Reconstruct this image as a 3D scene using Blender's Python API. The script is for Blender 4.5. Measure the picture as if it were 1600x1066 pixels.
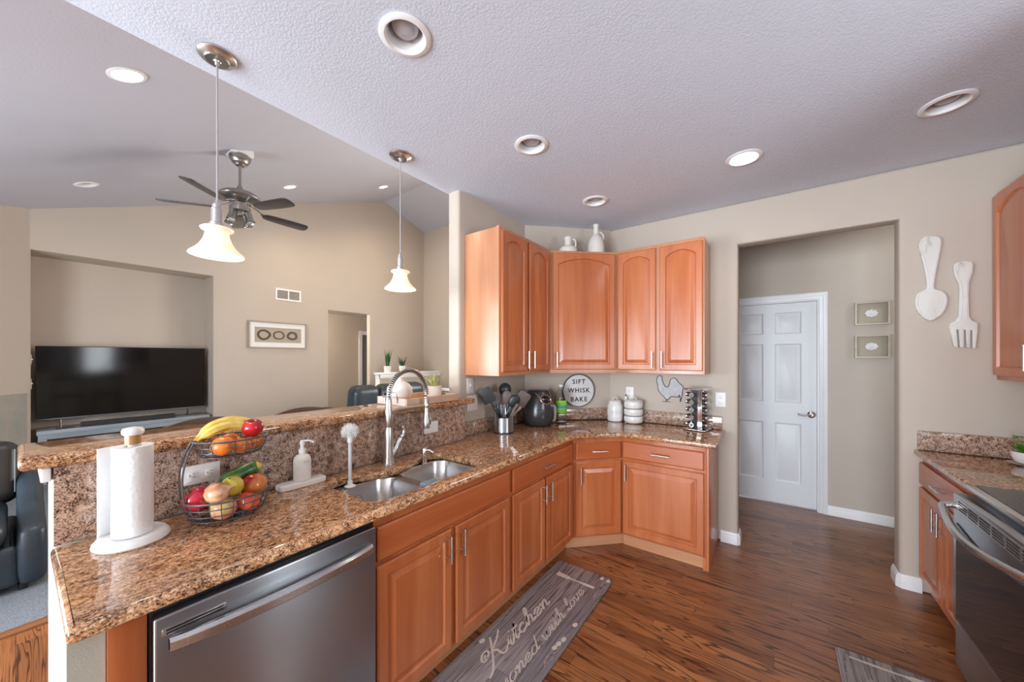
import bpy, bmesh, math, random
from mathutils import Vector, Matrix
from mathutils.geometry import tessellate_polygon

for o in list(bpy.data.objects):
    bpy.data.objects.remove(o, do_unlink=True)
SC = bpy.context.scene
COL = SC.collection
R = math.radians
PI = math.pi
random.seed(7)

# ------------------------------------------------------------------ camera
cam_d = bpy.data.cameras.new('camera')
cam = bpy.data.objects.new('camera', cam_d)
COL.objects.link(cam)
cam.location = (0, 0, 1.5)
cam.rotation_euler = (PI / 2, 0, 0.62671)
cam_d.sensor_width = 36
cam_d.lens = 36 * 562.2 / 1600
cam_d.shift_y = 26.6 / 1600
cam_d.clip_start = 0.02
SC.camera = cam

# ------------------------------------------------------------------ world, daylight, exposure
w = bpy.data.worlds.new('daylight_sky')
SC.world = w
w.use_nodes = True
w.node_tree.nodes['Background'].inputs[0].default_value = (0.80, 0.88, 1.0, 1)
w.node_tree.nodes['Background'].inputs[1].default_value = 1.2


def area(name, loc, rot, sx, sy, power, col):
    l = bpy.data.lights.new(name, 'AREA')
    l.shape = 'RECTANGLE'
    l.size, l.size_y, l.energy, l.color = sx, sy, power, col
    o = bpy.data.objects.new(name, l)
    o.location, o.rotation_euler = loc, rot
    COL.objects.link(o)
    return o


# daylight through the patio doors behind the camera and the living-room windows
area('patio_door_daylight', (-0.55, -4.93, 1.25), (R(90), 0, 0), 2.7, 2.1, 350, (0.80, 0.90, 1.0))
area('living_window_daylight', (-3.6, -2.33, 1.25), (R(90), 0, 0), 2.3, 1.7, 160, (0.84, 0.92, 1.0))
area('side_fill_light', (1.53, 1.40, 1.6), (R(90), 0, R(90)), .5, .9, 16, (0.88, 0.94, 1.0))  # added source, no known window; meant to streak the dishwasher front

area('entry_fill_light', (-3.0, 6.02, 2.0), (R(-90), 0, 0), 1.6, 1.7, 135, (1.0, 0.93, 0.86))  # added unseen source that brightens the vault and television wall

SC.view_settings.view_transform = 'Standard'
SC.view_settings.look = 'None'
SC.view_settings.exposure = 0.42
SC.view_settings.gamma = 1.0
SC.view_settings.use_curve_mapping = False
SC.cycles.use_denoising = True
SC.cycles.max_bounces = 8
SC.cycles.diffuse_bounces = 5
SC.cycles.glossy_bounces = 4
SC.cycles.transmission_bounces = 6
SC.cycles.caustics_reflective = False
SC.cycles.caustics_refractive = False
SC.cycles.sample_clamp_indirect = 6.0


# ------------------------------------------------------------------ mesh helpers
def frame(loc=(0, 0, 0), rz=0.0):
    return Matrix.Translation(Vector(loc)) @ Matrix.Rotation(rz, 4, 'Z')


def off_loop(pts, r):
    """move a loop r to its left (into the material)"""
    n = len(pts)
    out = []
    for i in range(n):
        a, b, c = Vector(pts[i - 1]), Vector(pts[i]), Vector(pts[(i + 1) % n])
        d1 = (b - a)
        d2 = (c - b)
        if d1.length < 1e-9 or d2.length < 1e-9:
            out.append(b.copy())
            continue
        d1.normalize()
        d2.normalize()
        n1 = Vector((-d1.y, d1.x))
        n2 = Vector((-d2.y, d2.x))
        m = n1 + n2
        if m.length < 1e-6:
            out.append(b + n1 * r)
            continue
        m.normalize()
        k = max(0.35, m.dot(n1))
        out.append(b + m * (r / k))
    return out


def circle(cx, cy, r, n=24, cw=False, ry=None):
    ry = ry or r
    s = -1 if cw else 1
    return [(cx + r * math.cos(s * 2 * PI * k / n), cy + ry * math.sin(s * 2 * PI * k / n)) for k in range(n)]


def rrect(x0, y0, x1, y1, r, n=4, cw=False):
    p = []
    for (cx, cy, a) in ((x1 - r, y0 + r, -90), (x1 - r, y1 - r, 0), (x0 + r, y1 - r, 90), (x0 + r, y0 + r, 180)):
        for k in range(n + 1):
            t = R(a + 90 * k / n)
            p.append((cx + r * math.cos(t), cy + r * math.sin(t)))
    return p[::-1] if cw else p


def smooth_loop(pts, n=6, closed=True):
    """Catmull-Rom through the points"""
    out = []
    m = len(pts)
    P = [Vector(p) for p in pts]
    rng = range(m) if closed else range(m - 1)
    for i in rng:
        if closed:
            p0, p1, p2, p3 = P[i - 1], P[i], P[(i + 1) % m], P[(i + 2) % m]
        else:
            p1, p2 = P[i], P[i + 1]
            p0 = P[i - 1] if i > 0 else p1 * 2 - p2
            p3 = P[i + 2] if i + 2 < m else p2 * 2 - p1
        for k in range(n):
            t = k / n
            out.append(0.5 * ((2 * p1) + (p2 - p0) * t + (2 * p0 - 5 * p1 + 4 * p2 - p3) * t * t + (3 * p1 - p0 - 3 * p2 + p3) * t ** 3))
    if not closed:
        out.append(P[-1].copy())
    return out


AX = {'Z': Matrix.Identity(4),
      'X': Matrix(((0, 0, 1, 0), (1, 0, 0, 0), (0, 1, 0, 0), (0, 0, 0, 1))),     # local z -> world x, x->y, y->z
      'Y': Matrix(((0, 1, 0, 0), (0, 0, 1, 0), (1, 0, 0, 0), (0, 0, 0, 1)))}     # local z -> world y, x->z, y->x
# upright plates: (x, y, thickness) -> world
XZ = Matrix(((1, 0, 0, 0), (0, 0, -1, 0), (0, 1, 0, 0), (0, 0, 0, 1)))           # plate in x-z, thickness towards -y
YZ = Matrix(((0, 0, 1, 0), (1, 0, 0, 0), (0, 1, 0, 0), (0, 0, 0, 1)))            # plate in y-z, thickness towards +x


class MB:
    def __init__(self):
        self.bm = bmesh.new()
        self.mi = 0
        self.M = Matrix.Identity(4)

    def face(self, vs):
        try:
            f = self.bm.faces.new(vs)
            f.material_index = self.mi
            return f
        except ValueError:
            return None

    def v(self, co):
        return self.bm.verts.new(self.M @ Vector(co))

    def box(self, a, b, bev=0.0, seg=2):
        x0, x1 = sorted((a[0], b[0]))
        y0, y1 = sorted((a[1], b[1]))
        z0, z1 = sorted((a[2], b[2]))
        if bev <= 0:
            vs = [self.v(c) for c in ((x0, y0, z0), (x1, y0, z0), (x1, y1, z0), (x0, y1, z0), (x0, y0, z1), (x1, y0, z1), (x1, y1, z1), (x0, y1, z1))]
            for f in ((3, 2, 1, 0), (4, 5, 6, 7), (0, 1, 5, 4), (1, 2, 6, 5), (2, 3, 7, 6), (3, 0, 4, 7)):
                self.face([vs[i] for i in f])
        else:
            bev = min(bev, (x1 - x0) / 2.01, (y1 - y0) / 2.01, (z1 - z0) / 2.01)
            self.plate([[(x0, y0), (x1, y0), (x1, y1), (x0, y1)]], z0, z1, bev, seg, cornr=bev)
        return self

    def plate(self, loops, z0, z1, bev=0.0, seg=2, cornr=0.0, bot=True):
        """flat solid from 2-D loops (first counter-clockwise, holes clockwise) with rounded rims"""
        if cornr > 0:
            nl = []
            for L in loops:
                out = []
                n = len(L)
                for i in range(n):
                    a, b, c = Vector(L[i - 1]), Vector(L[i]), Vector(L[(i + 1) % n])
                    d1 = (a - b).normalized()
                    d2 = (c - b).normalized()
                    rr = min(cornr, (a - b).length * .45, (c - b).length * .45)
                    p, q = b + d1 * rr, b + d2 * rr
                    for k in range(seg + 2):
                        t = k / (seg + 1)
                        out.append((1 - t) ** 2 * p + 2 * t * (1 - t) * b + t * t * q)
                nl.append(out)
            loops = nl
        if bev > 0:
            prof = [(bev * (1 - math.sin(PI / 2 * k / seg)), bev * (1 - math.cos(PI / 2 * k / seg))) for k in range(seg + 1)]
            rings = [(i, z0 + d) for i, d in prof] + [(i, z1 - d) for i, d in prof[::-1]]
        else:
            rings = [(0, z0), (0, z1)]
        caps = {0: [], len(rings) - 1: []}
        for L in loops:
            prev = None
            for ri, (ins, z) in enumerate(rings):
                pts = off_loop(L, ins) if ins > 1e-9 else [Vector(p[:2]) for p in L]
                vs = [self.v((p[0], p[1], z)) for p in pts]
                if prev:
                    n = len(vs)
                    for i in range(n):
                        self.face((prev[i], prev[(i + 1) % n], vs[(i + 1) % n], vs[i]))
                prev = vs
                if ri in caps:
                    caps[ri].append((pts, vs))
        for ri, dat in caps.items():
            if ri == 0 and not bot:
                continue
            allv = [x for _, vs in dat for x in vs]
            if len(dat) == 1:
                self.face(allv if ri else allv[::-1])
            else:
                for t in tessellate_polygon([[Vector((p[0], p[1], 0)) for p in pts] for pts, _ in dat]):
                    a, b, c = (allv[i] for i in t)
                    f = self.face((a, b, c))
        return self

    def lathe(self, prof, c=(0, 0, 0), n=24, axis='Z', sx=1.0, sy=1.0, a0=0.0, a1=2 * PI, M=None):
        """prof: (radius, height) from bottom to top; radius 0 closes"""
        A = Matrix.Translation(Vector(c)) @ (M if M else AX[axis])
        full = abs(a1 - a0 - 2 * PI) < 1e-6
        rows = []
        m = n if full else n + 1
        for (r, h) in prof:
            if r < 1e-7:
                rows.append([self.v(A @ Vector((0, 0, h)))])
            else:
                rows.append([self.v(A @ Vector((r * sx * math.cos(a0 + (a1 - a0) * k / n), r * sy * math.sin(a0 + (a1 - a0) * k / n), h))) for k in range(m)])
        for i in range(len(rows) - 1):
            p, q = rows[i], rows[i + 1]
            for k in range(n):
                k2 = (k + 1) % m
                if len(p) == 1 and len(q) == 1:
                    continue
                if len(p) == 1:
                    self.face((p[0], q[k2], q[k]))
                elif len(q) == 1:
                    self.face((p[k], p[k2], q[0]))
                else:
                    self.face((p[k], p[k2], q[k2], q[k]))
        return self

    def cyl(self, c, r, h, n=20, axis='Z', r2=None):
        r2 = r if r2 is None else r2
        return self.lathe([(0, 0), (r, 0), (r2, h), (0, h)], c, n, axis)

    def tube(self, pts, r, n=8, closed=False, caps=True, up=None):
        P = [Vector(p) for p in pts]
        m = len(P)
        rs = r if isinstance(r, (list, tuple)) else [r] * m
        rings = []
        ref = None
        for i in range(m):
            if closed:
                t = (P[(i + 1) % m] - P[i - 1])
            else:
                t = P[min(i + 1, m - 1)] - P[max(i - 1, 0)]
            if t.length < 1e-9:
                t = Vector((0, 0, 1))
            t.normalize()
            if ref is None:
                ref = Vector((0, 0, 1)) if abs(t.z) < .9 else Vector((1, 0, 0))
            x = ref - t * ref.dot(t)
            if x.length < 1e-6:
                x = t.orthogonal()
            x.normalize()
            y = t.cross(x)
            ref = x
            rings.append([self.v(P[i] + x * (rs[i] * math.cos(2 * PI * k / n)) + y * (rs[i] * math.sin(2 * PI * k / n))) for k in range(n)])
        for i in range(m if closed else m - 1):
            a, b = rings[i], rings[(i + 1) % m]
            for k in range(n):
                self.face((a[k], a[(k + 1) % n], b[(k + 1) % n], b[k]))
        if caps and not closed:
            self.face(rings[0][::-1])
            self.face(rings[-1])
        return self

    def ball(self, c, r, n=16, sx=1, sy=1, sz=1, M=None, rows=10):
        T = Matrix.Translation(Vector(c)) @ (M if M else Matrix.Identity(4))
        prof = [(r * math.cos(-PI / 2 + PI * k / rows), r * math.sin(-PI / 2 + PI * k / rows)) for k in range(rows + 1)]
        prof[0] = (0, -r)
        prof[-1] = (0, r)
        old = self.M
        self.M = old @ T @ Matrix.Diagonal((sx, sy, sz, 1))
        self.lathe(prof, (0, 0, 0), n)
        self.M = old
        return self

    def ribbon(self, pts, wd, z=0.0):
        """flat printed stroke in the local x-y plane"""
        P = [Vector(p) for p in pts]
        prev = None
        for i, p in enumerate(P):
            t = P[min(i + 1, len(P) - 1)] - P[max(i - 1, 0)]
            if t.length < 1e-9:
                continue
            t.normalize()
            nn = Vector((-t.y, t.x))
            ww = wd * (0.75 + 0.45 * abs(t.y)) / 2
            a, b = self.v((p.x + nn.x * ww, p.y + nn.y * ww, z)), self.v((p.x - nn.x * ww, p.y - nn.y * ww, z))
            if prev:
                self.face((prev[0], prev[1], b, a))
            prev = (a, b)
        return self

    def build(self, name, mats, parent=None, world=False, smooth=38, recalc=True, kind=None):
        bm = self.bm
        if recalc:
            bmesh.ops.recalc_face_normals(bm, faces=bm.faces[:])
        me = bpy.data.meshes.new(name)
        bm.to_mesh(me)
        bm.free()
        if not isinstance(mats, (list, tuple)):
            mats = [mats]
        for m in mats:
            me.materials.append(m)
        o = bpy.data.objects.new(name, me)
        COL.objects.link(o)
        if parent is not None:
            if world:
                W = Matrix.Identity(4)
                p = parent
                while p is not None:
                    W = p.matrix_basis @ W
                    p = p.parent
                me.transform(W.inverted())
            o.parent = parent
        if smooth:
            me.polygons.foreach_set('use_smooth', [True] * len(me.polygons))
            me.set_sharp_from_angle(angle=R(smooth))
        if kind:
            o['kind'] = kind
        return o


def thing(name, label, cat, loc=(0, 0, 0), rz=0.0, group=None):
    o = bpy.data.objects.new(name, None)
    o.empty_display_size = .05
    COL.objects.link(o)
    o.location = loc
    o.rotation_euler = (0, 0, rz)
    o['label'] = label
    o['category'] = cat
    if group:
        o['group'] = group
    return o


def tag(o, label, cat, group=None):
    o['label'] = label
    o['category'] = cat
    if group:
        o['group'] = group
    return o


def place(o, loc, rz=0.0):
    """give a one-mesh thing its origin at loc (its mesh was built around the local origin)"""
    o.location = loc
    o.rotation_euler = (0, 0, rz)
    return o


def dup(root, loc, rz=None, label=None, group=None):
    r = root.copy()
    COL.objects.link(r)
    r.location = loc
    if rz is not None:
        r.rotation_euler = (0, 0, rz)
    if label:
        r['label'] = label
    if group:
        r['group'] = group
    for ch in list(root.children):
        c = ch.copy()
        COL.objects.link(c)
        c.parent = r
        for g in list(ch.children):
            d = g.copy()
            COL.objects.link(d)
            d.parent = c
    return r


def text_mesh(mb, s, size, M, depth=0.0, space=1.0, bold=0.0, align='CENTER'):
    cu = bpy.data.curves.new('txt', 'FONT')
    cu.body = s
    cu.size = size
    cu.align_x = align
    cu.align_y = 'CENTER'
    cu.extrude = depth
    cu.offset = bold
    cu.space_character = space
    o = bpy.data.objects.new('txt', cu)
    COL.objects.link(o)
    dg = bpy.context.evaluated_depsgraph_get()
    me = bpy.data.meshes.new_from_object(o.evaluated_get(dg))
    vs = [mb.v(M @ v.co) for v in me.vertices]
    for p in me.polygons:
        mb.face([vs[i] for i in p.vertices])
    bpy.data.objects.remove(o, do_unlink=True)
    bpy.data.curves.remove(cu)
    bpy.data.meshes.remove(me)


# ------------------------------------------------------------------ materials
def srgb(r, g, b):
    def f(c):
        c /= 255
        return c / 12.92 if c <= .04045 else ((c + .055) / 1.055) ** 2.4
    return (f(r), f(g), f(b), 1)


class NT:
    def __init__(self, name):
        self.m = bpy.data.materials.new(name)
        self.m.use_nodes = True
        self.t = self.m.node_tree
        self.b = self.t.nodes['Principled BSDF']

    def n(self, typ, props=None, **ins):
        nd = self.t.nodes.new(typ)
        for k, val in (props or {}).items():
            setattr(nd, k, val)
        for k, val in ins.items():
            key = int(k[1:]) if k[0] == '_' and k[1:].isdigit() else k.replace('_', ' ')
            self.put(nd.inputs[key], val)
        return nd

    def put(self, sock, val):
        if isinstance(val, bpy.types.NodeSocket):
            self.t.links.new(val, sock)
        elif isinstance(val, bpy.types.Node):
            self.t.links.new(val.outputs[0], sock)
        else:
            sock.default_value = val

    def math(self, op, a, b=None, c=None):
        nd = self.t.nodes.new('ShaderNodeMath')
        nd.operation = op
        self.put(nd.inputs[0], a)
        if b is not None:
            self.put(nd.inputs[1], b)
        if c is not None:
            self.put(nd.inputs[2], c)
        return nd.outputs[0]

    def ramp(self, fac, stops, interp='LINEAR'):
        nd = self.t.nodes.new('ShaderNodeValToRGB')
        nd.color_ramp.interpolation = interp
        el = nd.color_ramp.elements
        while len(el) < len(stops):
            el.new(0.5)
        for e, (p, c) in zip(el, stops):
            e.position = p
            e.color = c if len(c) == 4 else (*c, 1)
        self.put(nd.inputs[0], fac)
        return nd.outputs[0]

    def mix(self, fac, a, b, mode='MIX'):
        nd = self.t.nodes.new('ShaderNodeMix')
        nd.data_type = 'RGBA'
        nd.blend_type = mode
        self.put(nd.inputs[0], fac)
        self.put(nd.inputs[6], a)
        self.put(nd.inputs[7], b)
        return nd.outputs[2]

    def coord(self, kind='Object'):
        return self.n('ShaderNodeTexCoord').outputs[kind]

    def mapped(self, scale, src=None, loc=(0, 0, 0)):
        mp = self.n('ShaderNodeMapping', Vector=src or self.coord(), Scale=scale)
        self.put(mp.inputs['Location'], loc)
        return mp.outputs[0]

    def bump(self, h, strength, dist=0.01):
        b = self.n('ShaderNodeBump', Height=h, Strength=strength, Distance=dist)
        self.put(self.b.inputs['Normal'], b)

    def set(self, **k):
        for key, val in k.items():
            self.put(self.b.inputs[key.replace('_', ' ')], val)
        return self


def simple(name, col, rough=.5, metal=0.0, var=0.06, scale=30.0, **kw):
    """plain finish with a faint procedural mottling"""
    t = NT(name)
    nz = t.n('ShaderNodeTexNoise', Vector=t.coord(), Scale=scale, Detail=3.0)
    lo = tuple(c * (1 - var) for c in col[:3])
    hi = tuple(min(1, c * (1 + var)) for c in col[:3])
    t.set(Base_Color=t.ramp(nz.outputs[0], [(.3, lo), (.7, hi)]), Roughness=rough, Metallic=metal)
    t.set(**kw)
    return t.m


def paint(name, col, bump=.12, scale=260, rough=.65, var=.015):
    t = NT(name)
    n1 = t.n('ShaderNodeTexNoise', Vector=t.coord(), Scale=scale, Detail=2.0)
    n2 = t.n('ShaderNodeTexNoise', Vector=t.coord(), Scale=2.0, Detail=2.0)
    lo = tuple(c * (1 - var) for c in col[:3])
    hi = tuple(c * (1 + var) for c in col[:3])
    t.set(Base_Color=t.ramp(n2.outputs[0], [(.3, lo), (.7, hi)]), Roughness=rough)
    t.bump(n1.outputs[0], bump, .004)
    return t.m


def knockdown(name, col):
    t = NT(name)
    n1 = t.n('ShaderNodeTexNoise', Vector=t.coord(), Scale=105.0, Detail=3.0, Distortion=.6)
    h = t.ramp(n1.outputs[0], [(.40, (0, 0, 0)), (.60, (1, 1, 1))])
    t.set(Base_Color=col, Roughness=.8)
    t.bump(h, .21, .004)
    return t.m


def wood(name, dark, mid, light, axis='Z', rough=.32, fine=1.0):
    t = NT(name)
    rnd = t.n('ShaderNodeObjectInfo').outputs['Random']
    seed = t.n('ShaderNodeCombineXYZ', X=t.math('MULTIPLY', rnd, 7.0), Y=t.math('MULTIPLY', rnd, 3.0), Z=t.math('MULTIPLY', rnd, 5.0))
    s = {'Z': (9, 9, .8), 'X': (.8, 9, 9), 'Y': (9, .8, 9)}[axis]
    s2 = {'Z': (95, 95, 3.0), 'X': (3.0, 95, 95), 'Y': (95, 3.0, 95)}[axis]
    n1 = t.n('ShaderNodeTexNoise', Vector=t.mapped(s, loc=seed.outputs[0]), Scale=1.0, Detail=4.0, Distortion=.8)
    n2 = t.n('ShaderNodeTexNoise', Vector=t.mapped(s2, loc=seed.outputs[0]), Scale=1.0, Detail=3.0)
    c = t.ramp(n1.outputs[0], [(.20, dark), (.5, mid), (.80, light)])
    c2 = t.ramp(n2.outputs[0], [(.35, (.95, .94, .93)), (.6, (1.01, 1.01, 1.01))])
    col = t.mix(1.0, c, c2, 'MULTIPLY')
    t.set(Base_Color=col, Roughness=rough, Coat_Weight=.45, Coat_Roughness=.26)
    return t.m


def granite(name, stretch=(1, 1, 1), stops=None, rough=.07):
    t = NT(name)
    v = t.mapped(stretch)
    nz = t.n('ShaderNodeTexNoise', Vector=v, Scale=200.0, Detail=4.0, Roughness=.6, Distortion=.5)
    big = t.n('ShaderNodeTexNoise', Vector=v, Scale=48.0, Detail=3.0, Distortion=.6)
    patch = t.n('ShaderNodeTexNoise', Vector=v, Scale=4.0, Detail=2.0)
    vo = t.n('ShaderNodeTexVoronoi', Vector=v, Scale=260.0)
    f = t.math('ADD', t.math('MULTIPLY', nz.outputs[0], .62), t.math('MULTIPLY', big.outputs[0], .38))
    f = t.math('ADD', f, t.math('MULTIPLY', t.math('SUBTRACT', vo.outputs['Distance'], .4), .10))
    c = t.ramp(f, stops or [(.37, srgb(30, 21, 17)), (.43, srgb(92, 62, 43)), (.495, srgb(164, 116, 80)), (.56, srgb(204, 158, 116)), (.64, srgb(224, 192, 160))])
    tint = t.ramp(patch.outputs[0], [(.35, (.92, .95, 1.0)), (.65, (1.06, .98, .90))])
    t.set(Base_Color=t.mix(1.0, c, tint, 'MULTIPLY'), Roughness=rough, Coat_Weight=.3, Coat_Roughness=.03)
    return t.m


def planks(name, width, length, tones, grain_dark, rough, gap=.02, across='Y', lines=13.0, fine=.55):
    """boards running along x (across='Y') or along y (across='X')"""
    t = NT(name)
    sp = t.n('ShaderNodeSeparateXYZ', Vector=t.coord())
    x, y = (sp.outputs[0], sp.outputs[1]) if across == 'Y' else (sp.outputs[1], sp.outputs[0])
    yr = t.math('DIVIDE', y, width)
    row = t.math('FLOOR', yr)
    fr = t.math('FRACT', yr)
    wn = t.n('ShaderNodeTexWhiteNoise', {'noise_dimensions': '1D'}, W=row)
    xr = t.math('DIVIDE', t.math('ADD', x, t.math('MULTIPLY', wn.outputs[0], 7.3)), length)
    cell = t.math('FLOOR', xr)
    fx = t.math('FRACT', xr)
    cv = t.n('ShaderNodeCombineXYZ', X=row, Y=cell)
    rn = t.n('ShaderNodeTexWhiteNoise', {'noise_dimensions': '2D'}, Vector=cv.outputs[0]).outputs[0]
    base = t.ramp(rn, tones)
    # contour-line figure (cathedral grain)
    gv = t.n('ShaderNodeCombineXYZ', X=t.math('ADD', t.math('MULTIPLY', x, .75), t.math('MULTIPLY', rn, 60.0)),
             Y=t.math('MULTIPLY', y, 12.0), Z=t.math('MULTIPLY', rn, 9.0))
    g = t.n('ShaderNodeTexNoise', Vector=gv.outputs[0], Scale=1.0, Detail=1.5, Distortion=.35)
    ln = t.math('FRACT', t.math('MULTIPLY', g.outputs[0], lines))
    fig = t.ramp(ln, [(0.0, (1, 1, 1)), (.16, (.95, .95, .95)), (.36, (.0, .0, .0)), (1.0, (0, 0, 0))])
    bv = t.n('ShaderNodeCombineXYZ', X=t.math('MULTIPLY', x, 5.0), Y=t.math('MULTIPLY', y, 22.0), Z=rn)
    brk = t.n('ShaderNodeTexNoise', Vector=bv.outputs[0], Scale=1.0, Detail=2.0)
    figm = t.math('MULTIPLY', fig, t.ramp(brk.outputs[0], [(.30, (0, 0, 0)), (.50, (1, 1, 1))]))
    fv = t.n('ShaderNodeCombineXYZ', X=t.math('MULTIPLY', x, 7.0), Y=t.math('MULTIPLY', y, 230.0), Z=t.math('MULTIPLY', rn, 20.0))
    fg = t.n('ShaderNodeTexNoise', Vector=fv.outputs[0], Scale=1.0, Detail=3.0)
    fgm = t.ramp(fg.outputs[0], [(.38, (1, 1, 1)), (.58, (0, 0, 0))])
    c = t.mix(t.math('MULTIPLY', figm, .85), base, grain_dark)
    c = t.mix(t.math('MULTIPLY', fgm, fine), c, grain_dark)
    e1 = t.math('LESS_THAN', fr, gap)
    e2 = t.math('LESS_THAN', fx, gap * width / length)
    edge = t.math('MAXIMUM', e1, e2)
    c = t.mix(t.math('MULTIPLY', edge, .75), c, (.02, .012, .008, 1))
    t.set(Base_Color=c, Roughness=rough, Coat_Weight=.2, Coat_Roughness=.2)
    return t.m


def emit(name, col, s):
    t = NT(name)
    t.set(Base_Color=(*col, 1), Emission_Color=(*col, 1), Emission_Strength=s, Roughness=.5)
    return t.m


def glass(name, col=(1, 1, 1, 1), rough=0.0, ior=1.45):
    t = NT(name)
    t.set(Base_Color=col, Roughness=rough, IOR=ior, Transmission_Weight=1.0)
    return t.m


def brushed(name, col, rough, axis='Z', amt=.25):
    t = NT(name)
    s = {'Z': (220, 220, 2), 'X': (2, 220, 220), 'Y': (220, 2, 220)}[axis]
    nz = t.n('ShaderNodeTexNoise', Vector=t.mapped(s), Scale=1.0, Detail=2.0)
    rr = t.math('ADD', t.math('MULTIPLY', nz.outputs[0], amt * .3), rough - amt * .15)
    c = t.ramp(nz.outputs[0], [(.3, tuple(k * .97 for k in col[:3])), (.7, col[:3])])
    t.set(Base_Color=c, Metallic=1.0, Roughness=rr, Anisotropic=.85)
    tn = t.n('ShaderNodeTangent', {'direction_type': 'RADIAL', 'axis': 'Z'})
    t.put(t.b.inputs['Tangent'], tn)
    t.b.inputs['Anisotropic Rotation'].default_value = .25
    return t.m


def fruit(name, a, b, rough=.3, scale=14.0, stretch=(1, 1, 1), lo=.4, hi=.62, bump=0.0):
    t = NT(name)
    nz = t.n('ShaderNodeTexNoise', Vector=t.mapped(stretch), Scale=scale, Detail=4.0)
    t.set(Base_Color=t.ramp(nz.outputs[0], [(lo, a), (hi, b)]), Roughness=rough, Coat_Weight=.3, Coat_Roughness=.12)
    if bump:
        n2 = t.n('ShaderNodeTexNoise', Vector=t.coord(), Scale=420.0)
        t.bump(n2.outputs[0], bump, .002)
    return t.m


def leather(name, col):
    t = NT(name)
    vo = t.n('ShaderNodeTexVoronoi', Vector=t.coord(), Scale=180.0)
    nz = t.n('ShaderNodeTexNoise', Vector=t.coord(), Scale=5.0, Detail=3.0)
    t.set(Base_Color=t.ramp(nz.outputs[0], [(.3, tuple(c * .75 for c in col[:3])), (.7, tuple(c * 1.2 for c in col[:3]))]), Roughness=.36)
    t.bump(vo.outputs['Distance'], .15, .003)
    return t.m


WALL = paint('wall_paint_beige', srgb(195, 183, 169))
WALLW = paint('wall_paint_pale', srgb(190, 187, 173))
CEIL = knockdown('ceiling_knockdown_white', srgb(214, 221, 234))
VAULT = paint('vault_ceiling_white', srgb(194, 194, 204), .25, 70)
TRIMW = simple('trim_white_gloss', srgb(240, 240, 240), .35, var=.01)
DOORW = simple('door_white_satin', srgb(232, 233, 235), .38, var=.01)
FLOOR = planks('oak_floor_stained', .083, 1.05, [(0, srgb(134, 80, 46)), (.35, srgb(160, 100, 58)), (.7, srgb(176, 116, 70)), (1, srgb(146, 90, 54))], srgb(50, 25, 14), .30, lines=17.0, fine=.30)
MATW = planks('mat_printed_planks', .105, 4.0, [(0, srgb(150, 143, 144)), (.5, srgb(170, 161, 158)), (1, srgb(134, 128, 131))], srgb(88, 82, 84), .5, across='X', lines=9.0, fine=.55)
CARPET = simple('carpet_blue_grey', srgb(118, 123, 130), .95, var=.5, scale=220.0)
CABV = wood('maple_cinnamon_upright', srgb(172, 90, 48), srgb(190, 108, 62), srgb(204, 126, 78))
CABH = wood('maple_cinnamon_level', srgb(168, 82, 42), srgb(184, 98, 54), srgb(198, 116, 68), 'X')
CABS = wood('maple_side_veneer', srgb(180, 118, 80), srgb(192, 132, 94), srgb(200, 144, 106))
TOEK = wood('maple_toe_kick', srgb(190, 132, 94), srgb(204, 148, 108), srgb(212, 160, 122), 'X')
GRAN = granite('granite_brown_polished', (1.25, .8, 1))
GRANS = granite('granite_brown_backsplash', (1, 1, 1), [(.38, srgb(34, 27, 25)), (.435, srgb(92, 72, 62)), (.495, srgb(156, 126, 109)), (.56, srgb(196, 168, 149)), (.66, srgb(210, 192, 176))], .12)
STEEL = brushed('stainless_brushed', (.45, .475, .51), .30, 'X', .05)
STEELH = brushed('stainless_brushed_level', (.62, .61, .60), .26, 'Y')
STEELS = simple('sink_stainless', (.62, .61, .60, 1), .24, 1.0, .01)
NICKEL = simple('brushed_nickel', (.62, .60, .57, 1), .28, 1.0, .03)
CHROME = simple('polished_chrome', (.82, .82, .83, 1), .08, 1.0, .02)
BRONZE = simple('dark_pewter', (.40, .38, .36, 1), .32, 1.0, .05)
WIRE = simple('basket_wire_grey', (.13, .13, .14, 1), .42, .7, .05)
BLACKP = simple('black_plastic', (.016, .016, .018, 1), .38)
CHARC = simple('charcoal_plastic', (.045, .046, .05, 1), .42)
BROWNP = simple('taupe_nylon', (.15, .12, .105, 1), .5)
BLGLASS = simple('black_glass', (.012, .011, .012, 1), .05, var=.02)
WHITEC = simple('white_ceramic', srgb(238, 237, 233), .25, var=.02)
WHITEM = simple('matte_white_ceramic', srgb(228, 224, 216), .6, var=.04, scale=60)
WHITEP = simple('white_plastic', srgb(240, 240, 238), .4, var=.01)
PAPER = None
WHITE_WASH = None

# ------------------------------------------------------------------ the room
KR = -4.80             # kitchen rear wall, behind the camera
CZ = 2.745            # flat kitchen ceiling
W2Y, W1X, W3X, TVX, REAR = 3.40, -1.88, 1.40, -6.90, -2.20


def struct(name, mb, m, parent=None, **k):
    return mb.build(name, m, parent, kind='structure', **k)


mb = MB(); mb.box((-3.35, KR - .1, -.1), (2.3, 4.75, 0)); struct('floor', mb, FLOOR, smooth=0)
mb = MB(); mb.box((-9.2, REAR - .1, -.1), (-3.375, 6.1, .006)); struct('floor_carpet', mb, CARPET, smooth=0)
mb = MB(); mb.plate([[(-3.39, REAR), (-3.32, REAR), (-3.32, 3.4), (-3.39, 3.4)]], -.02, .014, .006)
struct('trim_1', mb, wood('oak_reducer', srgb(120, 74, 44), srgb(146, 94, 58), srgb(160, 106, 66), 'Y'))

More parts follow.
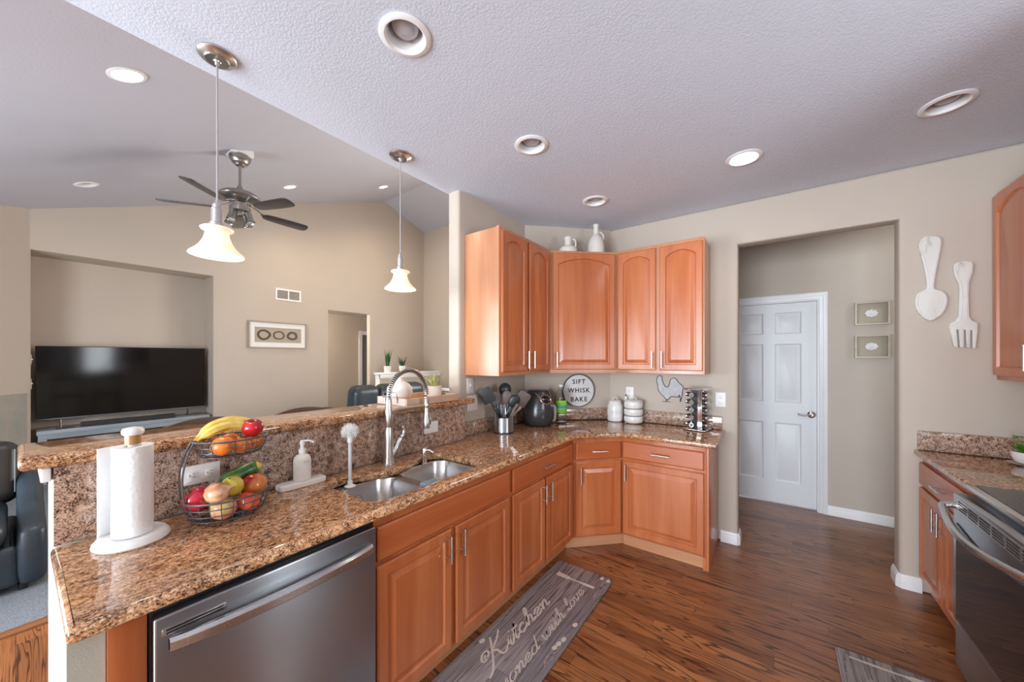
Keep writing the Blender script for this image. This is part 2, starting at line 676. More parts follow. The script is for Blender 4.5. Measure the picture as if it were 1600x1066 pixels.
# kitchen and hall ceiling with round cut-outs for the recessed lamps
CANS = [(-1.149, .884, 0), (-1.142, 1.769, 0), (-1.138, 2.695, 0), (-.145, 2.657, 1), (.691, 2.671, 0)]
mb = MB()
mb.plate([[(-1.995, KR - .1), (2.3, KR - .1), (2.3, 4.75), (-1.995, 4.75)]] + [circle(x, y, .076, 28, True) for x, y, _ in CANS], CZ, CZ + .2)
struct('ceiling', mb, CEIL, smooth=0)

# vaulted living-room ceiling, two slopes meeting in a ridge at y = 4.74
RY, RZ, SL, SR = 4.74, 4.93, .37, .33
VC = [(-3.385, .424, 1), (-5.883, .443, 0), (-5.87, 2.42, 1), (-5.784, 3.963, 1)]
ca = math.cos(math.atan(SL))


def vault_matrix():
    """plate x-y -> left slope: local y runs down from the ridge, local z up through the slope"""
    a = math.atan(SL)
    d = Vector((0, -math.cos(a), -math.sin(a)))
    nrm = Vector((0, -math.sin(a), math.cos(a)))
    x = d.cross(nrm)
    m = Matrix(((x.x, d.x, nrm.x, 0), (x.y, d.y, nrm.y, RY), (x.z, d.z, nrm.z, RZ), (0, 0, 0, 1)))
    return m


VM = vault_matrix()
mb = MB(); mb.M = VM
sgn = VM.to_3x3().col[0].x       # +1 or -1: which way local x points in the world
LS = (RY - REAR + .1) / ca
xs = sorted((-7.1 * sgn, -1.9 * sgn))
holes = [circle(x * sgn, (RY - y) / ca, .076, 24, True) for x, y, _ in VC]
mb.plate([[(xs[0], 0), (xs[1], 0), (xs[1], LS), (xs[0], LS)]] + holes, 0, .1)
struct('ceiling_vault', mb, VAULT, smooth=0)
mb = MB()
mb.M = YZ
mb.plate([[(RY, RZ), (6.1, RZ - SR * (6.1 - RY)), (6.1, RZ - SR * (6.1 - RY) + .1), (RY, RZ + .1)]], -7.1, -1.9)
struct('ceiling_vault_far', mb, VAULT, smooth=0)

# wall with the doorway to the hall (faces the camera)
DX0, DX1, DZ = -.224, .673, 2.412
mb = MB(); mb.M = Matrix.Translation((0, W2Y + .14, 0)) @ XZ
mb.plate([[(W1X, 0), (DX0, 0), (DX0, DZ), (DX1, DZ), (DX1, 0), (W3X + .12, 0), (W3X + .12, CZ), (W1X, CZ)]], 0, .14, .022, 4)
struct('wall_back', mb, WALL, smooth=60)
# end wall of the kitchen with the rounded free edge
mb = MB(); mb.plate([rrect(-1.995, 1.925, W1X, 5.85, .022, 4)], 0, CZ)
struct('wall_left', mb, WALL, smooth=60)
mb = MB(); mb.box((-1.995, REAR, CZ + .2), (-1.9, 5.85, 5.1)); struct('wall_above_bar', mb, WALL, smooth=0)
# diagonal corner
mb = MB(); mb.plate([[(-1.879, 2.80), (-1.281, 3.399), (-1.879, 3.399)]], 0, CZ); struct('wall_corner', mb, WALL, smooth=0)
# right wall with an opening added for the side light, rear wall with patio doors and living-room window
mb = MB(); mb.M = Matrix.Translation((W3X, 0, 0)) @ YZ
mb.plate([[(KR, 0), (W2Y, 0), (W2Y, CZ), (KR, CZ)], [(1.15, 1.15), (1.15, 2.05), (1.65, 2.05), (1.65, 1.15)]], 0, .12)
struct('wall_right', mb, WALL, smooth=0)
mb = MB(); mb.M = Matrix.Translation((0, REAR, 0)) @ XZ
mb.plate([[(-5.2, 0), (-1.9, 0), (-1.9, 2.4), (-5.2, 2.4)], [(-4.75, .4), (-4.75, 2.1), (-2.45, 2.1), (-2.45, .4)]], 0, .12)
struct('wall_rear', mb, WALL, smooth=0)
mb = MB(); mb.M = Matrix.Translation((0, KR, 0)) @ XZ
mb.plate([[(-1.995, 0), (W3X + .12, 0), (W3X + .12, CZ), (-1.995, CZ)], [(-1.88, .2), (-1.88, 2.3), (.8, 2.3), (.8, .2)]], 0, .12)
struct('wall_rear_kitchen', mb, WALL, smooth=0)
mb = MB(); mb.box((-1.995, KR, 0), (-1.9, REAR - .001, CZ)); struct('wall_nook', mb, WALL, smooth=0)
for k, (x0, x1, z0, z1, nb, RR) in enumerate(((-1.88, .8, .2, 2.3, 3, KR), (-4.75, -2.45, .4, 2.1, 3, REAR), (-3.8, -2.2, 1.15, 2.85, 2, 5.97))):  # third window is added unseen, for extra light in the living room
    mb = MB()
    wd = .05
    mb.box((x0, RR - .09, z0), (x1, RR - .03, z0 + wd)); mb.box((x0, RR - .09, z1 - wd), (x1, RR - .03, z1))
    for i in range(nb + 1):
        xc = x0 + (x1 - x0) * i / nb
        mb.box((max(x0, xc - wd), RR - .088, z0 + wd), (min(x1, xc + wd), RR - .032, z1 - wd))
    struct('window_%d' % (k + 1), mb, TRIMW, smooth=0)

# hall beyond the doorway, with a six-panel door opening set in its wall
HY = 4.57
HD0, HD1, HDZ = -.43, .366, 2.075
mb = MB(); mb.M = Matrix.Translation((0, HY + .14, 0)) @ XZ
mb.plate([[(W1X, 0), (HD0, 0), (HD0, HDZ), (HD1, HDZ), (HD1, 0), (2.2, 0), (2.2, CZ), (W1X, CZ)]], 0, .14)
struct('wall_hall', mb, WALL, smooth=0)
mb = MB(); mb.box((2.2, W2Y + .14, 0), (2.3, 4.75, CZ)); struct('wall_hall_right', mb, WALL, smooth=0)

# living room: wall with the television niche, a doorway and the gable top
NY0, NY1, NZ = .105, 1.772, 2.75
OY0, OY1, OZ = 3.523, 4.403, 2.42
gz = lambda y: RZ - (SL * (RY - y) if y < RY else SR * (y - RY))
mb = MB(); mb.M = Matrix.Translation((TVX - .12, 0, 0)) @ YZ
mb.plate([[(NY0, NZ), (NY1, NZ), (NY1, 0), (OY0, 0), (OY0, OZ), (OY1, OZ), (OY1, 0), (5.86, 0), (5.86, gz(5.86) + .04), (RY, RZ + .05), (.02, gz(.02) + .05), (.02, 0), (NY0, 0)]], 0, .12, .012, 3)
struct('wall_television', mb, WALL, smooth=60)
NX = -7.34
mb = MB()
mb.box((NX - .08, NY0 - .08, 0), (NX, NY1 + .08, NZ + .08))
mb.box((NX, NY0 - .08, 0), (TVX - .119, NY0, NZ)); mb.box((NX, NY1, 0), (TVX - .119, NY1 + .08, NZ))
mb.box((NX, NY0 - .08, NZ), (TVX - .119, NY1 + .08, NZ + .08))
struct('wall_niche', mb, WALL, smooth=0)
mb = MB(); mb.M = Matrix.Translation((0, 5.97, 0)) @ XZ
mb.plate([[(-6.9, 0), (-1.9, 0), (-1.9, 4.72), (-6.9, 4.72)], [(-3.8, 1.15), (-3.8, 2.85), (-2.2, 2.85), (-2.2, 1.15)]], 0, .12)  # opening added for the unseen fill light behind this wall
struct('wall_far', mb, WALL, smooth=0)
# fireplace wall across the corner
mb = MB()
mb.plate([[(-6.9, .098), (-6.9, -.02), (-5.3, -2.2), (-4.7, -2.2), (-4.7, -2.10)]][::1], 0, 3.2)
struct('wall_fireplace', mb, WALL, smooth=0)
# passage behind the living-room doorway
mb = MB()
mb.box((-9.0, 2.7, 0), (-8.9, 7.2, 2.6)); mb.box((-8.9, 2.7, 0), (TVX - .12, 2.8, 2.6)); mb.box((-8.9, 7.1, 0), (TVX - .12, 7.2, 2.6))
mb.box((-9.0, 2.7, 2.6), (TVX - .12, 7.2, 2.7))
mb.box((-7.06, 5.86, 0), (-7.02, 7.2, 2.6))
struct('wall_passage', mb, WALL, smooth=0)
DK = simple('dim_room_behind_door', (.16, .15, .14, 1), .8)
mb = MB(); mb.box((-8.895, 5.44, .02), (-8.88, 5.60, 2.12)); struct('dark_doorway', mb, DK, smooth=0)  # dark sheet painted for the dimness inside the doorway, no door leaf
mb = MB()
for y0, y1 in ((5.34, 5.435), (5.60, 5.72)):
    mb.box((-8.899, y0, .02), (-8.86, y1, 2.2), .006)
mb.box((-8.898, 5.34, 2.12), (-8.862, 5.72, 2.22), .006)
struct('trim_2', mb, TRIMW)

# half wall under the raised bar, with its end facing the camera side
mb = MB()
mb.plate([rrect(-2.0, .066, -1.822, 1.925, .015, 3)], 0, 1.162)
mb.plate([[(-1.822, .067), (-1.27, .067), (-1.27, .125), (-1.822, .125)]], 0, .876, .003)
struct('wall_peninsula', mb, WALLW)
mb = MB(); mb.box((-2.03, .045, 1.118), (-1.803, .0655, 1.1615), .004); mb.box((-2.03, .066, 1.118), (-2.001, 1.9, 1.1615), .004)
struct('trim_3', mb, TRIMW)

# baseboards with the stepped profile
BB = [(0, 0), (.015, 0), (.015, .055), (.013, .062), (.013, .07), (.008, .078), (.006, .088), (0, .09)]


def base_run(name, pts):
    """sweep the profile along a polyline; the room lies to the right of travel"""
    mb = MB()
    P = [Vector(p) for p in pts]
    rings = []
    for i, p in enumerate(P):
        d1 = (p - P[i - 1]).normalized() if i else (P[1] - p).normalized()
        d2 = (P[i + 1] - p).normalized() if i < len(P) - 1 else d1
        n1, n2 = Vector((d1.y, -d1.x)), Vector((d2.y, -d2.x))
        m = (n1 + n2).normalized()
        k = 1 / max(.4, m.dot(n1))
        rings.append([mb.v((p.x + m.x * o * k, p.y + m.y * o * k, z)) for o, z in BB])
    for a, b in zip(rings, rings[1:]):
        for k in range(len(a)):
            mb.face((a[k], a[(k + 1) % len(a)], b[(k + 1) % len(a)], b[k]))
    mb.face(rings[0]); mb.face(rings[-1][::-1])
    struct(name, mb, TRIMW, smooth=25)


e = .001
base_run('baseboard_back_left', [(-.345, W2Y - e), (DX0 - .012, W2Y - e), (DX0 + e, W2Y + .012), (DX0 + e, W2Y + .13)])
base_run('baseboard_back_right', [(DX1 - e, W2Y + .13), (DX1 - e, W2Y + .012), (DX1 + .012, W2Y - e), (.772, W2Y - e)])
base_run('baseboard_hall', [(.422, HY - e), (2.19, HY - e)])

# hall door: casing, slab with six raised panels, lever
mb = MB()
cw = .062
mb.M = Matrix.Translation((0, HY - .001, 0)) @ XZ
mb.plate([[(HD1, 0), (HD1 + cw, 0), (HD1 + cw, HDZ + cw), (HD0 - cw, HDZ + cw), (HD0 - cw, 0), (HD0, 0), (HD0, HDZ), (HD1, HDZ)]], 0, .012, .004)
mb.plate([[(HD1 + .03, 0), (HD1 + cw, 0), (HD1 + cw, HDZ + cw), (HD0 - cw, HDZ + cw), (HD0 - cw, 0), (HD0 - .03, 0), (HD0 - .03, HDZ + .03), (HD1 + .03, HDZ + .03)]], .0125, .02, .004)
mb.M = Matrix.Identity(4)
mb.box((HD1 - .014, HY, 0), (HD1, HY + .12, HDZ)); mb.box((HD0, HY, 0), (HD0 + .014, HY + .12, HDZ)); mb.box((HD0 + .014, HY, HDZ - .014), (HD1 - .014, HY + .12, HDZ))
struct('trim_4', mb, TRIMW)


def panel_face(mb, x0, x1, z0, z1, steps, arch=0.0, M=10):
    """nested rings: steps = [(inset, y, arch_on)], last ring is capped"""
    prev = None
    for ins, y, on in steps:
        a = arch if on else 0.0
        X0, X1, Z0, ZT = x0 + ins, x1 - ins, z0 + ins, z1 - ins
        pts = [(X0, Z0), (X1, Z0), (X1, ZT - a)]
        for k in range(1, M):
            t = k / M
            pts.append((X1 + (X0 - X1) * t, ZT - a + a * math.sin(PI * t) ** .8))
        pts.append((X0, ZT - a))
        vs = [mb.v((p[0], y, p[1])) for p in pts]
        if prev:
            n = len(vs)
            for i in range(n):
                mb.face((prev[i], prev[(i + 1) % n], vs[(i + 1) % n], vs[i]))
        else:
            first = vs
        prev = vs
    mb.face(prev)
    mb.face(first[::-1])


door = bpy.data.objects.new('door_2', None)
COL.objects.link(door)
door['kind'] = 'structure'
door.location = (0, HY + .045, 0)
D0, D1, DB, DT = HD0 + .017, HD1 - .016, .012, HDZ - .017
mb = MB()
xs_ = [D0, D0 + .115, D0 + .335, D0 + .433, D0 + .650, D1]
cols_ = [(D0 + .115, D0 + .335), (D1 - .333, D1 - .115)]
rows_ = [(.23, .835), (1.045, 1.645), (1.745, 1.965)]
loops = [[(D0, DB), (D1, DB), (D1, DT), (D0, DT)]]
for a, b in cols_:
    for c, d in rows_:
        loops.append([(a, c), (a, d), (b, d), (b, c)])
mb.M = XZ
mb.plate(loops, -.035, 0)
mb.M = Matrix.Identity(4)
struct('door_slab', mb, DOORW, door)
for a, b in cols_:
    for c, d in rows_:
        mb = MB()
        panel_face(mb, a, b, c, d, [(0, .02, 0), (0, 0, 0), (.012, .009, 0), (.02, .009, 0), (.042, .002, 0)])
        struct('door_panel', mb, DOORW, door)
mb = MB()
mb.lathe([(0, 0), (.033, 0), (.033, .006), (.022, .012), (.012, .014), (.012, .045), (0, .045)], (.312, 0, .94), 24, M=Matrix.Rotation(R(90), 4, 'X'))
mb.tube(smooth_loop([(.312, -.042, .94), (.285, -.046, .938), (.25, -.046, .93), (.215, -.046, .936), (.203, -.046, .942)], 5, False), [.0075] * 20 + [.006], 8)
struct('door_handle', mb, CHROME, door)


# ------------------------------------------------------------------ cabinets
def bar_handle(parent, x, z, ln=.13, y=-.02, horiz=False, label=None):
    mb = MB()
    d = .030
    h = ln / 2
    if horiz:
        mb.tube([(x - h, y - d, z), (x + h, y - d, z)], .0058, 10)
        for s in (-1, 1):
            mb.tube([(x + s * h * .66, y, z), (x + s * h * .66, y - d, z)], .0042, 8)
    else:
        mb.tube([(x, y - d, z - h), (x, y - d, z + h)], .0058, 10)
        for s in (-1, 1):
            mb.tube([(x, y, z + s * h * .66), (x, y - d, z + s * h * .66)], .0042, 8)
    o = mb.build('handle', NICKEL, parent)
    o['label'] = 'brushed nickel bar handle'
    return o


def cab_door(cab, x0, x1, z0, z1, hx=None, hz=None, arch=0.0, fw=.056, t=.02):
    mb = MB()
    panel_face(mb, x0, x1, z0, z1, [(0, -.001, 0), (0, -t + .005, 0), (.006, -t, 0), (fw - .010, -t, 1), (fw - .004, -t + .011, 1), (fw + .003, -t + .011, 1), (fw + .030, -t + .001, 1)], arch)
    o = mb.build('door', CABV, cab, smooth=20)
    if hx is not None:
        bar_handle(o, hx, hz, y=-t)
    return o


def cab_drawer(cab, x0, x1, z0, z1, handle=True, t=.02, name='drawer'):
    mb = MB()
    panel_face(mb, x0, x1, z0, z1, [(0, -.001, 0), (0, -t + .006, 0), (.004, -t + .002, 0), (.008, -t, 0)])
    o = mb.build(name, CABH, cab, smooth=20)
    if handle:
        bar_handle(o, (x0 + x1) / 2, (z0 + z1) / 2, y=-t, horiz=True)
    return o


def body_base(cab, w, d, toe=.06, ztop=.872, side=True, mat=None, hollow=False):
    mb = MB()
    if hollow:
        mb.box((0, 0, .092), (w, .016, ztop)); mb.box((0, .0161, .092), (w, d, .11)); mb.box((0, d - .01, .1101), (w, d, .64))
        mb.box((0, .0161, .1101), (.016, d - .0101, .68)); mb.box((w - .016, .0161, .1101), (w, d - .0101, .68))
    else:
        mb.box((0, 0, .092), (w, d, ztop), .0015, 1)
    o = mb.build('body', mat or CABV, cab)
    mb = MB()
    mb.box((0, toe, 0), (w, toe + .018, .0905))
    mb.build('toe_kick', TOEK, cab, smooth=0)
    return o


XF = -1.265
# sink cabinet
c = thing('base_cabinet', 'cherry-stained base cabinet under the kitchen sink, two doors and a blank panel', 'cabinet', (XF, .822, 0), R(90), 'base cabinets of the peninsula run')
body_base(c, .890, .548, hollow=True)
cab_drawer(c, .008, .880, .700, .836, False, name='false_drawer_panel')
cab_door(c, .006, .408, .108, .681, .378, .60)
cab_door(c, .438, .876, .108, .681, .470, .60)
# next cabinet along
c = thing('base_cabinet', 'cherry-stained base cabinet between sink cabinet and corner, one wide drawer over two doors', 'cabinet', (XF, 1.7135, 0), R(90), 'base cabinets of the peninsula run')
body_base(c, .842, .548)
cab_drawer(c, .020, .806, .700, .836)
cab_door(c, .020, .392, .108, .681, .362, .59)
cab_door(c, .412, .806, .108, .681, .442, .59)
# diagonal corner unit
a45 = math.atan2(2.850 - 2.5565, -.974 + 1.265)
wd = math.hypot(2.850 - 2.5565, -.974 + 1.265)
c = thing('base_cabinet', 'narrow diagonal base cabinet in the corner, one small drawer over one door', 'cabinet', (-1.265, 2.557, 0), a45, 'base cabinets of the peninsula run')
Wm = frame((-1.265, 2.557, 0), a45).inverted()
mb = MB()
mb.plate([[tuple((Wm @ Vector((x, y, 0)))[:2]) for x, y in ((-1.264, 2.5575), (-.9745, 2.8495), (-.9745, 3.37), (-1.28, 3.37), (-1.80, 2.84), (-1.80, 2.5575))]], .092, .872)
mb.build('body', CABV, c, smooth=0)
mb = MB(); mb.box((-.045, .035, 0), (wd + .035, .05, .0905)); mb.build('toe_kick', TOEK, c, smooth=0)
cab_drawer(c, .022, wd - .018, .705, .836)
cab_door(c, .022, wd - .018, .108, .686, .052, .585)
# right end unit
c = thing('base_cabinet', 'wide base cabinet at the doorway end, one drawer over one broad door', 'cabinet', (-.973, 2.85, 0), 0, 'base cabinets of the peninsula run')
body_base(c, .593, .545, .03)
mb = MB(); mb.box((.594, 0, 0), (.612, .545, .872), .001, 1); mb.box((.575, 0, 0), (.593, .029, .0905)); mb.build('end_panel', CABV, c)
cab_drawer(c, .006, .584, .708, .838)
cab_door(c, .006, .584, .108, .686, .036, .600)

# wood filler and stile at the left of the dishwasher
mb = MB(); mb.box((-1.80, .1265, 0), (-1.262, .193, .872), .001, 1)
tag(mb.build('filler_panel', CABV), 'narrow wood filler panel between the half wall end and the dishwasher', 'panel')

# upper cabinets
UZ0, UZ1 = 1.372, 2.425


def upper(label, loc, rz, w, d, doors, group):
    c = thing('wall_cabinet', label, 'cabinet', loc, rz, group)
    mb = MB(); mb.box((0, 0, UZ0), (w, d, UZ1), .0015, 1)
    mb.box((-.0005, -.0005, UZ1 - .004), (w + .0005, .02, UZ1 + .006), .001, 1)
    mb.build('body', CABS, c)
    for x0, x1, hx in doors:
        cab_door(c, x0, x1, UZ0 + .028, UZ1 - .022, hx, UZ0 + .115, .045)
    return c


upper('pair-door wall cabinet on the short wall, its pale side panel toward the bar', (-1.55, 1.984, 0), R(90), .712, .328, [(.020, .337, .312), (.369, .688, .394)], 'wall cabinets in the corner')
upper('wall cabinet beside the hall doorway, two arched doors with dark handles', (-1.103, 3.09, 0), 0, .683, .308, [(.012, .328, .306), (.358, .672, .380)], 'wall cabinets in the corner')
ux0, uy0, ux1, uy1 = -1.549, 2.697, -1.104, 3.0895
ua, uw = math.atan2(uy1 - uy0, ux1 - ux0), math.hypot(uy1 - uy0, ux1 - ux0)
c = thing('wall_cabinet', 'diagonal corner wall cabinet with one wide arched door, below the two jugs', 'cabinet', (ux0, uy0, 0), ua, 'wall cabinets in the corner')
Wm = frame((ux0, uy0, 0), ua).inverted()
mb = MB()
mb.plate([[tuple((Wm @ Vector((x, y, 0)))[:2]) for x, y in ((ux0, uy0), (ux1, uy1), (ux1, 3.397), (-1.283, 3.394), (-1.877, 2.798), (-1.877, uy0))]], UZ0, UZ1)
mb.build('body', CABS, c, smooth=0)
cab_door(c, .022, uw - .022, UZ0 + .028, UZ1 - .022, .052, UZ0 + .115, .05)

# right-hand run: wall cabinet, base cabinet
c = thing('wall_cabinet', 'dark arched-door wall cabinet at the right edge, above the far counter', 'cabinet', (1.07, 3.392, 0), R(-90))
mb = MB(); mb.box((0, 0, 1.372), (.76, .325, 2.47), .0015, 1); mb.build('body', CABV, c)
cab_door(c, .012, .455, 1.40, 2.45, .425, 1.50, .06)
cab_door(c, .465, .752, 1.40, 2.45, .720, 1.50, .05)
c = thing('base_cabinet', 'base cabinet between the back wall and the range, one drawer over two doors', 'cabinet', (.775, 3.392, 0), R(-90))
body_base(c, .800, .60, .07)
cab_drawer(c, .012, .790, .700, .836)
cab_door(c, .012, .395, .108, .681, .362, .585)
cab_door(c, .407, .790, .108, .681, .440, .585)

# unseen refrigerator, microwave and cabinet added to block patio light from the right corner
fr = thing('refrigerator', 'tall stainless refrigerator added unseen beyond the right edge to block patio light', 'refrigerator', (.70, 1.05, 0), R(-90))
mb = MB(); mb.box((0, .05, .02), (.92, .69, 1.80), .01); mb.build('cabinet', STEEL, fr)
for x0, x1, hx in ((.003, .455, .41), (.465, .917, .51)):
    mb = MB(); mb.box((x0, -.02, .72), (x1, .045, 1.79), .012, 3); d_ = mb.build('door', STEEL, fr)
    mb = MB(); mb.tube([(hx, -.02, .85), (hx, -.065, .90), (hx, -.065, 1.60), (hx, -.02, 1.65)], .012, 8); mb.build('handle', NICKEL, d_)
mb = MB(); mb.box((.003, -.02, .06), (.917, .045, .71), .012, 3); d_ = mb.build('freezer_drawer', STEEL, fr)
mb = MB(); mb.tube([(.10, -.02, .62), (.14, -.065, .62), (.78, -.065, .62), (.82, -.02, .62)], .012, 8); mb.build('handle', NICKEL, d_)
mw = thing('microwave', 'stainless over-range microwave added unseen beyond the right edge to block light', 'microwave', (1.02, 2.58, 0), R(-90))
mb = MB(); mb.box((.002, .02, 1.40), (.758, .375, 1.83), .006); mb.build('case', STEEL, mw)
mb = MB(); mb.box((.004, -.012, 1.405), (.60, .019, 1.825), .006); d_ = mb.build('door', BLGLASS, mw)
mb = MB(); mb.tube([(.575, -.012, 1.45), (.575, -.045, 1.48), (.575, -.045, 1.75), (.575, -.012, 1.78)], .009, 8); mb.build('handle', NICKEL, d_)
mb = MB(); mb.box((.605, -.010, 1.405), (.756, .019, 1.825), .004); mb.build('control_panel', BLACKP, mw)
c = thing('wall_cabinet', 'short wall cabinet added unseen above the microwave to block light', 'cabinet', (1.07, 2.58, 0), R(-90))
mb = MB(); mb.box((0, 0, 1.835), (.76, .325, 2.47), .0015, 1); mb.build('body', CABV, c)
cab_door(c, .012, .372, 1.86, 2.45, .345, 1.93)
cab_door(c, .388, .748, 1.86, 2.45, .415, 1.93)

# ------------------------------------------------------------------ granite
ct = thing('countertop', 'brown speckled granite countertop along the peninsula and round the corner', 'countertop', (-1.5, 1.5, .876))
HOLE = [(-1.646, .848), (-1.685, .885), (-1.694, .958), (-1.652, 1.041), (-1.623, 1.119), (-1.618, 1.231), (-1.655, 1.337), (-1.694, 1.437), (-1.675, 1.507), (-1.60, 1.535),
        (-1.34, 1.535), (-1.304, 1.50), (-1.300, 1.194), (-1.302, 1.0), (-1.304, .90), (-1.34, .858), (-1.42, .85), (-1.55, .848)]
hole = smooth_loop(HOLE, 4)
area2 = sum(hole[i - 1][0] * hole[i][1] - hole[i][0] * hole[i - 1][1] for i in range(len(hole)))
if area2 > 0:
    hole = hole[::-1]
mb = MB()
outer = [(-1.8, .064), (-1.232, .064), (-1.226, .070), (-1.226, 2.515), (-.955, 2.795), (-.316, 2.795), (-.316, 3.397), (-1.281, 3.397), (-1.877, 2.799), (-1.877, 1.93), (-1.8, 1.93)]
mb.plate([outer, hole], .8755, .914, .013, 4)
mb.build('slab', GRAN, ct, True, smooth=50)


def splash(mb_pts, z1, label, parent, bev=.004, z0=.915):
    mb = MB(); mb.plate([mb_pts], z0, z1, bev, 2)
    o = mb.build('backsplash', GRANS, parent, True)
    o['label'] = label
    return o


splash([(-1.8205, .07), (-1.80, .07), (-1.80, 1.905), (-1.8205, 1.905)], 1.1635, 'tall granite backsplash under the raised bar', ct)
splash([(-1.8785, 1.93), (-1.855, 1.93), (-1.855, 2.787), (-1.8785, 2.795)], 1.018, 'low granite backsplash on the short wall', ct)
splash([(-1.854, 2.79), (-1.272, 3.374), (-1.281, 3.3965), (-1.8735, 2.803)], 1.018, 'low granite backsplash across the corner', ct)
splash([(-1.271, 3.377), (-.335, 3.377), (-.335, 3.3985), (-1.279, 3.3985)], 1.022, 'low granite backsplash behind the spice rack', ct)
mb = MB()
mb.plate([rrect(-2.09, 0.004, -1.772, 1.918, .012, 3)], 1.1655, 1.206, .014, 4)
mb.plate([[(-1.876, 1.905), (-1.772, 1.905), (-1.772, 1.985), (-1.876, 1.985)]], 1.1655, 1.206, .014, 4)
tag(mb.build('breakfast_bar', GRAN, smooth=50), 'raised granite bar top running from the near end to the wall', 'bar counter')

ct2 = thing('countertop', 'brown granite countertop beside the range under the wooden spoon and fork', 'countertop', (1.07, 3.0, .876))
mb = MB(); mb.plate([[(.738, 2.59), (1.395, 2.59), (1.395, 3.397), (.738, 3.397)]], .8755, .914, .012, 4); mb.build('slab', GRAN, ct2, True, smooth=50)
splash([(.752, 3.376), (1.395, 3.376), (1.395, 3.3985), (.752, 3.3985)], 1.036, 'granite backsplash', ct2)

# ------------------------------------------------------------------ lamps
LENS_ON = emit('lamp_lens_lit', (1.0, .97, .92), 14.0)
LENS_OFF = simple('lamp_lens_off', srgb(186, 186, 192), .22, var=.02)
BAFFLE = simple('lamp_baffle_grey', srgb(222, 222, 222), .45, var=.02)


def downlight(label, loc, M=None, lit=False, group=None, power=9, shallow=False):
    t = thing('recessed_downlight', label, 'ceiling light', loc, 0, group)
    if M is not None:
        t.rotation_euler = M.to_euler()
    mb = MB()
    mb.lathe([(.0745, .001), (.098, -.001), (.0985, -.004), (.092, -.007), (.078, -.009), (.072, -.004), (.070, .001)], (0, 0, 0), 36)
    mb.build('trim_ring', TRIMW, t, smooth=30)
    dp = .055 if shallow else .09
    mb = MB()
    mb.lathe([(.0715, .0), (.070, .006), (.058, dp), (.0, dp)], (0, 0, 0), 32)
    mb.build('housing', BAFFLE, t)
    mb = MB()
    if lit:
        mb.lathe([(0, .004), (.045, .005), (.066, .012), (.066, .014), (0, .014)], (0, 0, 0), 28)
        mb.build('lens', LENS_ON, t)
        l = bpy.data.lights.new('downlight_beam', 'SPOT')
        l.energy, l.spot_size, l.spot_blend, l.shadow_soft_size, l.color = power, R(155), 1.0, .06, (1, .94, .86) if not shallow else (1, .80, .58)
        lo = bpy.data.objects.new('downlight_beam', l)
        COL.objects.link(lo)
        lo.parent = t
        lo.location = (0, 0, -.012)
    else:
        mb.lathe([(0, .010), (.022, .011), (.040, .016), (.049, .027), (.051, .040), (.043, .064), (.0, .085)], (0, 0, 0), 26)
        if shallow:
            for v in mb.bm.verts:
                v.co.z *= .6
        mb.build('bulb', LENS_OFF, t)
    return t


cl = ['switched-off recessed ceiling light nearest the camera, large at the top of the picture',
      'switched-off recessed ceiling light above the dishwasher and sink side of the kitchen ceiling',
      'switched-off recessed ceiling light just in front of the corner wall cabinets',
      'lit white recessed ceiling light in the middle of the flat kitchen ceiling',
      'switched-off recessed ceiling light toward the right edge above the range side']
for (x, y, lit), s in zip(CANS, cl):
    downlight(s, (x, y, CZ), None, bool(lit), 'recessed lights in the kitchen ceiling', 14)
VR = Matrix.Rotation(math.atan(SL), 4, 'X')
vl = ['lit recessed light in the vaulted ceiling, the large one left of the pendant cord',
      'switched-off recessed light low in the vaulted ceiling above the television',
      'small lit recessed light in the vaulted ceiling right of the ceiling fan',
      'small lit recessed light near the ridge of the vault, beside the second pendant cord']
for (x, y, lit), s in zip(VC, vl):
    downlight(s, (x, y, RZ - SL * (RY - y)), VR, bool(lit), 'recessed lights in the vaulted ceiling', 65, True)

t = NT('frosted_shade_glass')
nz = t.n('ShaderNodeTexNoise', Vector=t.coord(), Scale=16.0, Detail=4.0, Distortion=1.2)
t.set(Base_Color=t.ramp(nz.outputs[0], [(.3, srgb(250, 236, 212)), (.7, srgb(255, 250, 238))]), Roughness=.35, Transmission_Weight=.25, Subsurface_Weight=.0)
t.set(Emission_Color=t.ramp(nz.outputs[0], [(.3, (1, .74, .46)), (.7, (1, .86, .66))]), Emission_Strength=.24)
SHADE = t.m
BULB = emit('pendant_bulb_lit', (1, .88, .66), 12.0)
CORD = simple('pendant_cord_silver', srgb(176, 172, 172), .5, .3)


